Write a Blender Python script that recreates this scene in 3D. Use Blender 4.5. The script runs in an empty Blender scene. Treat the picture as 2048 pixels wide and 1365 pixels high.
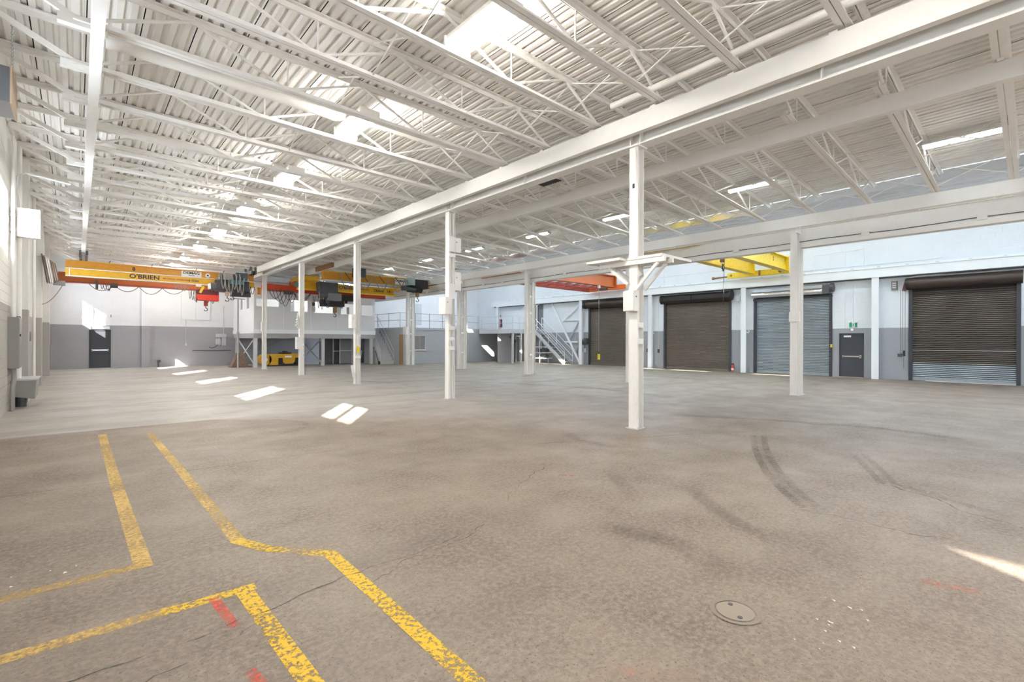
import bpy, bmesh, math, random
from mathutils import Vector, Matrix
random.seed(7)
S = bpy.context.scene
COL = S.collection
PI = math.pi

# ------------------------------------------------------------------ camera, world, sun, exposure
YAW, ROLL = math.radians(42.28), math.radians(0.18)
cam = bpy.data.cameras.new('camera'); camo = bpy.data.objects.new('camera', cam); COL.objects.link(camo)
F = Vector((math.sin(YAW), math.cos(YAW), 0)); R = Vector((math.cos(YAW), -math.sin(YAW), 0)); U = Vector((0, 0, 1))
xc = R * math.cos(ROLL) + U * math.sin(ROLL); yc = U * math.cos(ROLL) - R * math.sin(ROLL); zc = -F
camo.matrix_world = Matrix(((xc.x, yc.x, zc.x, 0), (xc.y, yc.y, zc.y, 0), (xc.z, yc.z, zc.z, 1.6), (0, 0, 0, 1)))
cam.sensor_width = 36; cam.lens = 36 * 955.7 / 2048; cam.clip_start = 0.05; cam.clip_end = 500
S.camera = camo
W = bpy.data.worlds.new('sky'); S.world = W; W.use_nodes = True
bg = W.node_tree.nodes['Background']; bg.inputs[0].default_value = (0.80, 0.90, 1.0, 1); bg.inputs[1].default_value = 16.0
sun = bpy.data.lights.new('sun', 'SUN'); sun.energy = 42; sun.color = (1, 0.95, 0.86); sun.angle = math.radians(0.5)
suno = bpy.data.objects.new('sun', sun); COL.objects.link(suno)
suno.rotation_euler = Vector((0.57, 0.82, -0.445)).to_track_quat('-Z', 'Y').to_euler()
suno.location = (-30, -40, 30)
LAMP_WARM, LAMP_COOL = 88, 8
S.view_settings.view_transform = 'Standard'; S.view_settings.look = 'None'
S.view_settings.exposure = 0.40; S.view_settings.gamma = 1; S.view_settings.use_curve_mapping = False
S.cycles.max_bounces = 10; S.cycles.diffuse_bounces = 7; S.cycles.glossy_bounces = 3; S.cycles.transparent_max_bounces = 12
S.cycles.use_denoising = True
S.cycles.sample_clamp_indirect = 8

# ------------------------------------------------------------------ materials
def nodes(name):
    m = bpy.data.materials.new(name); m.use_nodes = True
    nt = m.node_tree; return m, nt, nt.nodes['Principled BSDF']
def tex(nt, scale, detail=4, rough=0.6, vec=None, typ='ShaderNodeTexNoise'):
    n = nt.nodes.new(typ); n.inputs['Scale'].default_value = scale
    if typ == 'ShaderNodeTexNoise':
        n.inputs['Detail'].default_value = detail; n.inputs['Roughness'].default_value = rough
    if vec is not None: nt.links.new(vec, n.inputs['Vector'])
    return n
def pos(nt):
    g = nt.nodes.new('ShaderNodeNewGeometry'); return g.outputs['Position']
def ramp(nt, fac, a, b, ca=(0, 0, 0, 1), cb=(1, 1, 1, 1)):
    r = nt.nodes.new('ShaderNodeValToRGB'); e = r.color_ramp.elements
    e[0].position = a; e[1].position = b; e[0].color = ca; e[1].color = cb
    nt.links.new(fac, r.inputs[0]); return r.outputs[0]
def mix(nt, fac, a, b, mode='MIX'):
    n = nt.nodes.new('ShaderNodeMix'); n.data_type = 'RGBA'; n.blend_type = mode
    for s, v in ((n.inputs[0], fac), (n.inputs[6], a), (n.inputs[7], b)):
        if isinstance(v, bpy.types.NodeSocket): nt.links.new(v, s)
        else: s.default_value = v if not isinstance(v, tuple) else (v + (1,))[:4]
    return n.outputs[2]
def math_(nt, op, a, b=0.0):
    n = nt.nodes.new('ShaderNodeMath'); n.operation = op
    for s, v in ((n.inputs[0], a), (n.inputs[1], b)):
        if isinstance(v, bpy.types.NodeSocket): nt.links.new(v, s)
        else: s.default_value = v
    return n.outputs[0]
def bump(nt, b, h, strength=0.3, dist=0.01):
    n = nt.nodes.new('ShaderNodeBump'); n.inputs['Strength'].default_value = strength; n.inputs['Distance'].default_value = dist
    nt.links.new(h, n.inputs['Height']); nt.links.new(n.outputs[0], b.inputs['Normal'])
MC = {}
def mat(name, c, rough=0.5, metal=0.0, var=0.08, scale=3.0, dirt=None, dirt_amt=0.0):
    if name in MC: return MC[name]
    m, nt, b = nodes(name)
    p = pos(nt); n = tex(nt, scale, 5, 0.6, p)
    lo = tuple(x * (1 - var) for x in c); hi = tuple(min(1, x * (1 + var)) for x in c)
    col = mix(nt, n.outputs[0], lo, hi)
    if dirt:
        n2 = tex(nt, scale * 4, 8, 0.7, p)
        col = mix(nt, math_(nt, 'MULTIPLY', ramp(nt, n2.outputs[0], 0.5, 0.68), dirt_amt), col, dirt)
    nt.links.new(col, b.inputs['Base Color'])
    b.inputs['Roughness'].default_value = rough; b.inputs['Metallic'].default_value = metal
    MC[name] = m; return m
def emit(name, c, s):
    m, nt, b = nodes(name)
    b.inputs['Base Color'].default_value = (.8, .8, .8, 1); b.inputs['Emission Color'].default_value = c + (1,); b.inputs['Emission Strength'].default_value = s
    return m
def wall_mat(name, zsplit, white, grey, block=True):
    m, nt, b = nodes(name)
    p = pos(nt); sep = nt.nodes.new('ShaderNodeSeparateXYZ'); nt.links.new(p, sep.inputs[0])
    n = tex(nt, 1.2, 6, 0.6, p)
    below = math_(nt, 'LESS_THAN', sep.outputs[2], zsplit)
    c = mix(nt, below, white, grey)
    c = mix(nt, math_(nt, 'MULTIPLY', n.outputs[0], 0.16), c, tuple(x * 0.6 for x in grey))
    nt.links.new(c, b.inputs['Base Color']); b.inputs['Roughness'].default_value = 0.55
    if block:
        comb = nt.nodes.new('ShaderNodeCombineXYZ')
        nt.links.new(math_(nt, 'ADD', sep.outputs[0], sep.outputs[1]), comb.inputs[0]); nt.links.new(sep.outputs[2], comb.inputs[1])
        br = nt.nodes.new('ShaderNodeTexBrick'); nt.links.new(comb.outputs[0], br.inputs['Vector'])
        br.inputs['Scale'].default_value = 1; br.inputs['Brick Width'].default_value = 0.4; br.inputs['Row Height'].default_value = 0.2
        br.inputs['Mortar Size'].default_value = 0.008; br.inputs['Mortar Smooth'].default_value = 0.6
        inv = math_(nt, 'SUBTRACT', 1.0, br.outputs['Fac'])
        bump(nt, b, inv, 0.5, 0.006)
    return m
WHITE = mat('white_steel_paint', (0.80, 0.785, 0.755), 0.45, 0, 0.03, 1.5, (0.62, 0.56, 0.47), 0.18)
DECK = mat('white_deck_paint', (0.79, 0.77, 0.735), 0.5, 0, 0.04, 0.8, (0.6, 0.56, 0.5), 0.12)
VOID = mat('dark_light_block', (0.05, 0.05, 0.05), 0.9)
W_LEFT = wall_mat('block_paint_left', 2.36, (0.83, 0.82, 0.79), (0.42, 0.40, 0.38))
W_FAR = wall_mat('block_paint_far', 2.42, (0.86, 0.885, 0.915), (0.34, 0.345, 0.37))
W_RIGHT = wall_mat('block_paint_right', 2.22, (0.78, 0.83, 0.87), (0.33, 0.345, 0.37))
W_BLOCK = wall_mat('grey_block_paint', 9, (0.8, 0.8, 0.8), (0.36, 0.37, 0.385))
COOLWHITE = mat('cool_white_paint', (0.80, 0.84, 0.87), 0.5, 0, 0.03)
GREYP = mat('grey_paint', (0.37, 0.37, 0.385), 0.5, 0, 0.06)
LGREY = mat('light_grey_paint', (0.55, 0.56, 0.58), 0.5, 0, 0.05)
PANEL = mat('grey_electric_enamel', (0.25, 0.24, 0.225), 0.4, 0, 0.05)
DARKDOOR = mat('charcoal_door_paint', (0.035, 0.038, 0.048), 0.45, 0, 0.1)
BLACK = mat('black_rubber', (0.02, 0.02, 0.022), 0.6)
DKGREY = mat('dark_grey_machine', (0.07, 0.075, 0.08), 0.5, 0, 0.3, 4, (0.2, 0.15, 0.1), 0.3)
BLUEGREY = mat('blue_grey_enamel', (0.055, 0.075, 0.09), 0.4, 0, 0.1)
YELLOW = mat('crane_yellow', (0.68, 0.38, 0.012), 0.4, 0, 0.08, 2, (0.35, 0.16, 0.02), 0.35)
AMBER = mat('crane_amber', (0.56, 0.245, 0.008), 0.42, 0, 0.1, 2, (0.3, 0.12, 0.02), 0.35)
BRIGHTYEL = mat('bright_yellow_paint', (0.80, 0.58, 0.02), 0.4, 0, 0.08, 3, (0.25, 0.12, 0.02), 0.5)
ORANGE = mat('crane_orange', (0.45, 0.115, 0.022), 0.45, 0, 0.12, 2, (0.2, 0.06, 0.02), 0.4)
REDOX = mat('red_oxide_paint', (0.32, 0.05, 0.03), 0.5, 0, 0.15, 2)
RED = mat('red_paint', (0.62, 0.05, 0.03), 0.4, 0, 0.08)
RUST = mat('rusty_steel', (0.20, 0.13, 0.10), 0.8, 0.2, 0.35, 6, (0.4, 0.34, 0.3), 0.5)
BROWN = mat('brown_primer', (0.28, 0.14, 0.06), 0.6, 0, 0.15, 3)
GALV = mat('galvanized_steel', (0.42, 0.46, 0.50), 0.3, 0.75, 0.15, 6)
CHROME = mat('bright_steel', (0.65, 0.66, 0.68), 0.22, 0.9, 0.04)
BRSLAT = mat('brown_slat_steel', (0.185, 0.155, 0.13), 0.42, 0.25, 0.25, 1.2, (0.10, 0.085, 0.07), 0.5)
DBRSLAT = mat('dark_brown_slat_steel', (0.105, 0.088, 0.075), 0.45, 0.2, 0.3, 1.2)
GRSLAT = mat('grey_slat_steel', (0.36, 0.41, 0.45), 0.4, 0.4, 0.2, 2)
HOOD = mat('dark_hood_steel', (0.022, 0.02, 0.02), 0.4, 0.4, 0.3, 2)
HOODBR = mat('brown_hood_steel', (0.055, 0.04, 0.034), 0.4, 0.4, 0.3, 2)
CABLE = mat('black_cable', (0.03, 0.03, 0.035), 0.6)
GCABLE = mat('grey_cable', (0.25, 0.24, 0.22), 0.6)
TAN = mat('tan_plywood', (0.55, 0.42, 0.30), 0.6)
SLATEGREY = mat('slate_grey_enamel', (0.16, 0.17, 0.19), 0.5)
SIGNW = mat('white_sign', (0.85, 0.85, 0.83), 0.4, 0, 0.01)
BLKINK = mat('black_ink', (0.012, 0.012, 0.014), 0.6)
BLUEINK = mat('navy_ink', (0.01, 0.012, 0.05), 0.6)
REDINK = mat('red_ink', (0.35, 0.06, 0.03), 0.6)
GREEN = mat('exit_green', (0.0, 0.25, 0.13), 0.4)
DKMACH = mat('black_machine', (0.03, 0.032, 0.035), 0.5)
MAROON = mat('maroon_paint', (0.10, 0.02, 0.03), 0.5)
LENS = emit('warm_lamp_lens', (1.0, 0.95, 0.87), LAMP_WARM)
TUBE = emit('cool_lamp_tube', (0.86, 0.97, 1.0), LAMP_COOL * 3.2)
TUBE_FILL = emit('high_bay_fill_tube', (0.86, 0.95, 1.0), 75)
OFFICE_FILL = emit('office_fill_lens', (1.0, 0.98, 0.95), 9)
def glass():
    m, nt, b = nodes('clear_glass')
    b.inputs['Base Color'].default_value = (0.95, 0.98, 1, 1); b.inputs['Roughness'].default_value = 0.02
    b.inputs['Alpha'].default_value = 0.14; b.inputs['Specular IOR Level'].default_value = 0.4
    return m
GLASS = glass()
def floor_mat():
    m, nt, b = nodes('worn_concrete')
    p = pos(nt); sep = nt.nodes.new('ShaderNodeSeparateXYZ'); nt.links.new(p, sep.inputs[0])
    big = tex(nt, 0.22, 4, 0.55, p); mid = tex(nt, 1.1, 8, 0.65, p); fine = tex(nt, 26, 9, 0.75, p); pit = tex(nt, 60, 3, 0.6, p)
    near = mix(nt, ramp(nt, mid.outputs[0], 0.32, 0.70), (0.125, 0.094, 0.072), (0.25, 0.20, 0.158))
    near = mix(nt, math_(nt, 'MULTIPLY', ramp(nt, fine.outputs[0], 0.43, 0.60), 0.72), near, (0.31, 0.25, 0.20))
    near = mix(nt, math_(nt, 'MULTIPLY', ramp(nt, pit.outputs[0], 0.58, 0.68), 0.8), near, (0.07, 0.055, 0.045))
    far = mix(nt, ramp(nt, mid.outputs[0], 0.3, 0.72), (0.35, 0.33, 0.305), (0.45, 0.43, 0.405))
    # long streaks left by sweeping and tyres along the far slab
    mp = nt.nodes.new('ShaderNodeMapping'); mp.inputs['Scale'].default_value = (0.35, 2.2, 1); mp.inputs['Rotation'].default_value = (0, 0, 0.5)
    nt.links.new(p, mp.inputs[0]); st = tex(nt, 1.3, 6, 0.6, mp.outputs[0])
    far = mix(nt, math_(nt, 'MULTIPLY', ramp(nt, st.outputs[0], 0.52, 0.66), 0.40), far, (0.30, 0.275, 0.235))
    tan = mix(nt, ramp(nt, mid.outputs[0], 0.3, 0.72), (0.215, 0.19, 0.148), (0.31, 0.28, 0.22))
    tan = mix(nt, math_(nt, 'MULTIPLY', ramp(nt, st.outputs[0], 0.50, 0.66), 0.45), tan, (0.19, 0.17, 0.135))
    wob = math_(nt, 'MULTIPLY', math_(nt, 'SUBTRACT', big.outputs[0], 0.5), 5.0)
    xs = nt.nodes.new('ShaderNodeMapRange'); nt.links.new(math_(nt, 'ADD', sep.outputs[0], wob), xs.inputs[0])
    xs.inputs[1].default_value = 9.5; xs.inputs[2].default_value = 15.5
    far = mix(nt, xs.outputs[0], far, tan)
    # joint between the two pours: crisp at the left, swept away to the right
    ys = nt.nodes.new('ShaderNodeMapRange'); nt.links.new(sep.outputs[1], ys.inputs[0])
    xj = nt.nodes.new('ShaderNodeMapRange'); nt.links.new(sep.outputs[0], xj.inputs[0])
    xj.inputs[1].default_value = 2.0; xj.inputs[2].default_value = 8.0
    lo = math_(nt, 'SUBTRACT', 11.15, math_(nt, 'MULTIPLY', xj.outputs[0], 7.6)); hi = math_(nt, 'ADD', 11.2, math_(nt, 'MULTIPLY', xj.outputs[0], 0.6))
    nt.links.new(lo, ys.inputs[1]); nt.links.new(hi, ys.inputs[2])
    far = mix(nt, math_(nt, 'MULTIPLY', ramp(nt, fine.outputs[0], 0.48, 0.66), 0.35), far, (0.24, 0.215, 0.185))
    c = mix(nt, ys.outputs[0], near, far)
    blot = mix(nt, math_(nt, 'MULTIPLY', ramp(nt, tex(nt, 0.55, 6, 0.6, mp.outputs[0]).outputs[0], 0.50, 0.70), 0.42), c, (0.14, 0.115, 0.092))
    nt.links.new(blot, b.inputs['Base Color'])
    nt.links.new(ramp(nt, mid.outputs[0], 0.2, 0.8, (.62, .62, .62, 1), (.42, .42, .42, 1)), b.inputs['Roughness'])
    h = math_(nt, 'ADD', math_(nt, 'MULTIPLY', fine.outputs[0], 0.5), math_(nt, 'MULTIPLY', ramp(nt, pit.outputs[0], 0.6, 0.7), -0.4))
    bump(nt, b, h, 0.4, 0.008)
    return m
FLOOR = floor_mat()
def decal(name, c, lo, hi, scale, rough=0.6, opac=1.0, soft=False):
    m, nt, b = nodes(name); p = pos(nt)
    n = tex(nt, scale, 8, 0.72, p); n2 = tex(nt, 1.3, 3, 0.5, p)
    f = math_(nt, 'ADD', math_(nt, 'MULTIPLY', n.outputs[0], 0.65), math_(nt, 'MULTIPLY', n2.outputs[0], 0.35))
    a = math_(nt, 'MULTIPLY', ramp(nt, f, lo, hi), opac)
    if soft:
        at = nt.nodes.new('ShaderNodeAttribute'); at.attribute_name = 'soft'; a = math_(nt, 'MULTIPLY', a, at.outputs['Fac'])
    nt.links.new(a, b.inputs['Alpha'])
    nt.links.new(mix(nt, n.outputs[0], tuple(x * 0.8 for x in c), c), b.inputs['Base Color']); b.inputs['Roughness'].default_value = rough
    return m
PAINTFAINT = decal('dusty_yellow_floor_paint', (0.72, 0.48, 0.15), 0.34, 0.56, 30, 0.6, 0.85)
PAINTFRESH = decal('chipped_yellow_floor_paint', (0.74, 0.46, 0.02), 0.455, 0.51, 34)
SPRAY = decal('red_spray_paint', (0.85, 0.12, 0.07), 0.38, 0.62, 22, 0.6, 0.85)
SPRAYO = decal('faint_orange_spray_paint', (0.80, 0.22, 0.12), 0.46, 0.62, 26, 0.6, 0.7)
TYRE = decal('tyre_rubber_smear', (0.075, 0.065, 0.06), 0.42, 0.66, 11, 0.6, 0.42)
TYREFAINT = decal('faint_tyre_smear', (0.10, 0.085, 0.075), 0.36, 0.68, 6, 0.6, 0.30, True)
CRACK = decal('dark_crack_fill', (0.06, 0.05, 0.04), 0.42, 0.56, 7, 0.8, 0.75)
CHIPS = mat('pale_chips', (0.7, 0.66, 0.6), 0.6)

# ------------------------------------------------------------------ mesh helpers
class M:
    def __init__(s): s.v = []; s.f = []
    def add(s, vs, fs):
        o = len(s.v); s.v += [tuple(v) for v in vs]; s.f += [tuple(i + o for i in f) for f in fs]; return s
    def box(s, x0, x1, y0, y1, z0, z1):
        return s.add([(x0, y0, z0), (x1, y0, z0), (x1, y1, z0), (x0, y1, z0), (x0, y0, z1), (x1, y0, z1), (x1, y1, z1), (x0, y1, z1)],
                     [(0, 3, 2, 1), (4, 5, 6, 7), (0, 1, 5, 4), (1, 2, 6, 5), (2, 3, 7, 6), (3, 0, 4, 7)])
    def bar(s, p, q, w, h, up=(0, 0, 1)):
        p, q = Vector(p), Vector(q); d = (q - p).normalized(); up = Vector(up)
        if abs(d.dot(up)) > 0.98: up = Vector((0, 1, 0))
        a = d.cross(up).normalized(); b = a.cross(d).normalized(); a *= w / 2; b *= h / 2
        return s.add([p - a - b, p + a - b, p + a + b, p - a + b, q - a - b, q + a - b, q + a + b, q - a + b],
                     [(0, 3, 2, 1), (4, 5, 6, 7), (0, 1, 5, 4), (1, 2, 6, 5), (2, 3, 7, 6), (3, 0, 4, 7)])
    def cyl(s, p, q, r, n=12, r2=None):
        p, q = Vector(p), Vector(q); d = (q - p).normalized(); up = Vector((0, 0, 1)) if abs(d.z) < 0.9 else Vector((1, 0, 0))
        a = d.cross(up).normalized(); b = d.cross(a); r2 = r if r2 is None else r2
        vs = [c + (a * math.cos(2 * PI * i / n) + b * math.sin(2 * PI * i / n)) * rr for c, rr in ((p, r), (q, r2)) for i in range(n)]
        fs = [(i, (i + 1) % n, n + (i + 1) % n, n + i) for i in range(n)] + [tuple(range(n))[::-1], tuple(range(n, 2 * n))]
        return s.add(vs, fs)
    def tube(s, pts, r, n=6):
        pts = [Vector(p) for p in pts]; vs = []; L = len(pts); ref = None
        for i, p in enumerate(pts):
            d = (pts[min(i + 1, L - 1)] - pts[max(i - 1, 0)]).normalized()
            if ref is None: ref = Vector((0, 0, 1)) if abs(d.z) < 0.9 else Vector((1, 0, 0))
            a = d.cross(ref)
            if a.length < 1e-4: a = d.cross(Vector((0.3, 1, 0.2)))
            a.normalize(); b = d.cross(a).normalized(); ref = b.cross(d) if False else ref
            vs += [p + (a * math.cos(2 * PI * k / n) + b * math.sin(2 * PI * k / n)) * r for k in range(n)]
        fs = [(i * n + k, i * n + (k + 1) % n, (i + 1) * n + (k + 1) % n, (i + 1) * n + k) for i in range(L - 1) for k in range(n)]
        fs += [tuple(range(n))[::-1], tuple(range((L - 1) * n, L * n))]
        return s.add(vs, fs)
    def prism(s, poly, axis, a, b):
        n = len(poly)
        def P(u, w, t): return {'x': (t, u, w), 'y': (u, t, w), 'z': (u, w, t)}[axis]
        vs = [P(u, w, t) for t in (a, b) for u, w in poly]
        return s.add(vs, [(i, (i + 1) % n, n + (i + 1) % n, n + i) for i in range(n)] + [tuple(range(n))[::-1], tuple(range(n, 2 * n))])
    def ibeam_y(s, x, z0, z1, y0, y1, bf, tf=0.02, tw=0.014):
        s.box(x - bf / 2, x + bf / 2, y0, y1, z0, z0 + tf); s.box(x - bf / 2, x + bf / 2, y0, y1, z1 - tf, z1)
        return s.box(x - tw / 2, x + tw / 2, y0, y1, z0 + tf, z1 - tf)
    def ribbon(s, pts, w, z=0.002):
        L = len(pts); vs = []
        for i, p in enumerate(pts):
            a = Vector(pts[max(i - 1, 0)]); b = Vector(pts[min(i + 1, L - 1)]); d = (b - a).normalized()
            k = 1.0
            if 0 < i < L - 1:
                d1 = (Vector(p) - a).normalized(); k = 1 / max(0.5, abs(d1.dot(d)))
            ww = w[i] if isinstance(w, (list, tuple)) else w
            n = Vector((-d.y, d.x)) * ww / 2 * k
            vs += [(p[0] + n.x, p[1] + n.y, z), (p[0] - n.x, p[1] - n.y, z)]
        return s.add(vs, [(2 * i, 2 * i + 1, 2 * i + 3, 2 * i + 2) for i in range(L - 1)])
    def mesh(s, name, m, smooth=False):
        me = bpy.data.meshes.new(name); me.from_pydata(s.v, [], s.f)
        bm = bmesh.new(); bm.from_mesh(me); bmesh.ops.recalc_face_normals(bm, faces=bm.faces); bm.to_mesh(me); bm.free()
        me.materials.append(m)
        if smooth:
            for p in me.polygons: p.use_smooth = True
            try: me.set_sharp_from_angle(angle=math.radians(40))
            except Exception: pass
        return me
def tag(o, label=None, cat=None, group=None, kind=None):
    if label: o['label'] = label
    if cat: o['category'] = cat
    if group: o['group'] = group
    if kind: o['kind'] = kind
    return o
def inst(name, me, parent=None, loc=(0, 0, 0)):
    o = bpy.data.objects.new(name, me); COL.objects.link(o); o.parent = parent; o.location = loc; return o
def part(name, mb, m, parent, loc=(0, 0, 0), smooth=False, label=None):
    o = inst(name, mb.mesh(name, m, smooth), parent, loc)
    if label: o['label'] = label
    return o
def thing(name, label, cat, loc=(0, 0, 0), group=None, kind='thing'):
    o = bpy.data.objects.new(name, None); COL.objects.link(o); o.location = loc; o.empty_display_size = 0.2
    return tag(o, label, cat, group, kind)
def single(name, mb, m, label, cat, loc=(0, 0, 0), group=None, kind='thing', smooth=False):
    return tag(part(name, mb, m, None, loc, smooth), label, cat, group, kind)
def copy_tree(o, parent=None):
    c = o.copy(); COL.objects.link(c); c.parent = parent
    for ch in list(o.children): copy_tree(ch, c)
    return c
def text(name, body, size, m, parent, loc, rot, ext=0.002, align='CENTER', sx=1.0):
    cu = bpy.data.curves.new(name, 'FONT'); cu.body = body; cu.size = size; cu.extrude = ext; cu.offset = size * .022; cu.align_x = align; cu.align_y = 'CENTER'
    cu.materials.append(m); f = bpy.data.objects.new(name, cu); COL.objects.link(f); dg = bpy.context.evaluated_depsgraph_get(); dg.update()
    me = bpy.data.meshes.new_from_object(f.evaluated_get(dg)); bpy.data.objects.remove(f); bpy.data.curves.remove(cu)
    if not me.materials: me.materials.append(m)
    o = bpy.data.objects.new(name, me); COL.objects.link(o); o.parent = parent; o.location = loc; o.rotation_euler = rot
    o.scale = (sx, 1, 1); return o
FACE_NEAR = (PI / 2, 0, 0)            # lettering readable from -Y
FACE_LEFT = (PI / 2, 0, -PI / 2)      # lettering readable from -X
def cells(u0, u1, z0, z1, holes):
    us = sorted({u0, u1, *[h[0] for h in holes], *[h[1] for h in holes]}); zs = sorted({z0, z1, *[h[2] for h in holes], *[h[3] for h in holes]})
    us = [u for u in us if u0 <= u <= u1]; zs = [z for z in zs if z0 <= z <= z1]
    for a, b in zip(us, us[1:]):
        run = None
        for c, d in zip(zs, zs[1:]):
            solid = not any(h[0] <= (a + b) / 2 <= h[1] and h[2] <= (c + d) / 2 <= h[3] for h in holes)
            if solid: run = (run[0], d) if run else (c, d)
            if (not solid or d == zs[-1]) and run:
                yield a, b, run[0], run[1]; run = None
def wall_x(mb, x0, x1, y0, y1, z0, z1, holes=()):
    for a, b, c, d in cells(y0, y1, z0, z1, list(holes)): mb.box(x0, x1, a, b, c, d)
    return mb
def wall_y(mb, y0, y1, x0, x1, z0, z1, holes=()):
    for a, b, c, d in cells(x0, x1, z0, z1, list(holes)): mb.box(a, b, y0, y1, c, d)
    return mb
ORD = 'first second third fourth fifth sixth seventh eighth ninth tenth eleventh twelfth thirteenth fourteenth fifteenth sixteenth seventeenth eighteenth nineteenth twentieth twenty-first twenty-second twenty-third twenty-fourth twenty-fifth twenty-sixth twenty-seventh twenty-eighth twenty-ninth thirtieth thirty-first'.split()
def loop(p, q, sag, n=10):
    p, q = Vector(p), Vector(q)
    return [p.lerp(q, i / n) - Vector((0, 0, sag * 4 * (i / n) * (1 - i / n))) for i in range(n + 1)]

# ------------------------------------------------------------------ room shell
XL, XR, YF, YN = -1.15, 25.9, 35.4, -11.0
WT = 0.10                              # thickness of the window wall
floor = tag(part('floor', M().box(XL - 0.3, XR + 0.3, YN - 0.3, YF + 0.3, -0.2, 0), FLOOR, None), 'worn brown and grey concrete hall floor', 'floor', kind='structure')
WINS = [(-10.0, -8.35, 0), (1.43, 3.1, 1), (7.45, 9.15, 2), (13.6, 15.36, 3), (19.7, 21.35, 4), (25.8, 27.4, 5), (31.9, 33.5, 6)]
holes = [(a, b, (3.85 if i == 1 else 3.45), 4.93) for a, b, i in WINS]
holes.append((12.15, 13.2, 0, 2.2))
wall_left = tag(part('wall_left', wall_x(M(), XL - WT, XL, YN, YF, 0, 7.0, holes), W_LEFT, None), 'white painted block wall with grey lower band and high windows', 'wall', kind='structure')
far_holes = [(0.47, 1.40, 0, 2.16)]
tag(part('wall_far', wall_y(M(), YF, YF + 0.3, XL - 0.3, 15.1, 0, 7.0, far_holes), W_FAR, None), 'white end wall with grey lower band behind the yellow crane', 'wall', kind='structure')
tag(part('wall_far_right', wall_y(M(), 33.0, 33.3, 15.1, XR + 0.3, 0, 9.0), W_FAR, None), 'white end wall above the grey block room', 'wall', kind='structure')
DOORS = [(17.30, 20.64), (11.05, 14.97), (6.43, 9.85), (0.44, 3.62)]
rh = [(a, b, 0, 3.85) for a, b in DOORS] + [(5.2, 6.13, 0, 2.0), (25.0, 25.85, 2.42, 4.42)]
rh += [(y, y + 3.6, 6.7, 8.2) for y in (-6, -1, 4, 9, 14, 19, 24)]  # upper openings added to let sky light into the high bay
tag(part('wall_right', wall_x(M(), XR, XR + 0.3, YN, 33.0, 0, 9.0, rh), W_RIGHT, None), 'pale block wall with grey lower band and roller doors', 'wall', kind='structure')
nh = [(x, x + 3.4, 2.9, 4.7) for x in (0.2, 4.0, 8.2, 12.0)]  # openings added behind the viewpoint to bring in frontal daylight
tag(part('wall_near', wall_y(M(), YN - 0.3, YN, XL - WT, XR + 0.3, 0, 9.0, nh), W_FAR, None), 'white wall closing the hall behind the viewpoint', 'wall', kind='structure')
slit = []
tag(part('wall_middle', wall_x(M(), 17.66, 17.76, YN, 33.0, 5.98, 9.0, slit), COOLWHITE, None), 'white wall rising above the low roof edge', 'wall', kind='structure')
tag(part('ceiling', M().box(17.6, XR + 0.3, YN - 0.3, 33.3, 8.9, 9.05), LGREY, None), 'high roof over the roller door bay', 'ceiling', kind='structure')

# roof deck of the two low bays: each corrugated sheet its own part
TC0 = 6.33
def zroof(x): return TC0 if x <= 7.55 else TC0 - (x - 7.55) * 0.0491
roof = tag(bpy.data.objects.new('ceiling', None), 'white corrugated steel roof deck on open-web joists', 'ceiling', kind='structure'); COL.objects.link(roof)
part('roof_light_block', M().prism([(XL - 0.3, 6.40), (7.55, 6.40), (15.99, 6.40 - 8.44 * 0.0491), (15.99, 6.42 - 8.44 * 0.0491), (7.55, 6.47), (XL - 0.3, 6.47)], 'y', YN - 0.3, YF + 0.3), VOID, roof)  # slab added to block sky light; dark so the sheet seams read dark
SKY = [(-3.6, -1.4), (0.8, 3.1), (3.5, 5.3), (5.9, 7.7), (8.3, 9.3), (10.4, 12.2), (12.6, 14.2), (14.6, 15.8), (18.6, 20.2), (22.0, 23.6)]  # roof openings added and spaced to throw sun slivers on the floor
ce = sorted([YN - .3, YF - 2.2] + [v for ab in SKY for v in ab]); ZS = 5.93
for a, b in zip(ce[::2], ce[1::2]): part('edge_sheet', M().box(17.0, 17.7, a, b, ZS, ZS + .04), LGREY, roof)
part('edge_sheet', M().box(16.06, 17.0, YN - .3, YF - 2.2, ZS, ZS + .04), LGREY, roof); part('edge_sheet', M().box(17.6, 17.7, YN - .3, YF - 2.2, ZS, ZS + .04), LGREY, roof)
sk = thing('window_19', 'row of narrow skylights added to cast sun slivers at the low roof edge', 'window', (17.3, 0, ZS), kind='structure')
for a, b in SKY: part('pane', M().box(-1.31, -1.24, a, b, .03, .036), GLASS, sk); part('pane', M().box(-.29, .29, a, b, .03, .036), GLASS, sk)
def sheet(width):
    pr = []; ribs = 4; p = width / ribs
    for i in range(ribs):
        o = i * p; pr += [(o + 0.004, 0.0), (o + p * 0.50, 0.0), (o + p * 0.62, 0.042), (o + p * 0.88, 0.042)]
    pr.append((width - 0.010, 0.0)); m = M(); n = len(pr)
    m.add([(x, y, z) for y in (YN, YF) for x, z in pr], [(i, i + 1, n + i + 1, n + i) for i in range(n - 1)])
    return m.mesh('roof_sheet', DECK)
wA, wB = 8.7 / 14, 8.42 / 14
mA, mB = sheet(wA), sheet(wB)
for i in range(14): inst('roof_sheet', mA, roof, (XL + i * wA, 0, TC0))
for i in range(14):
    o = inst('roof_sheet', mB, roof, (7.55 + i * wB, 0, zroof(7.55 + i * wB))); o.rotation_euler = (0, math.atan(0.0491), 0)

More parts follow.
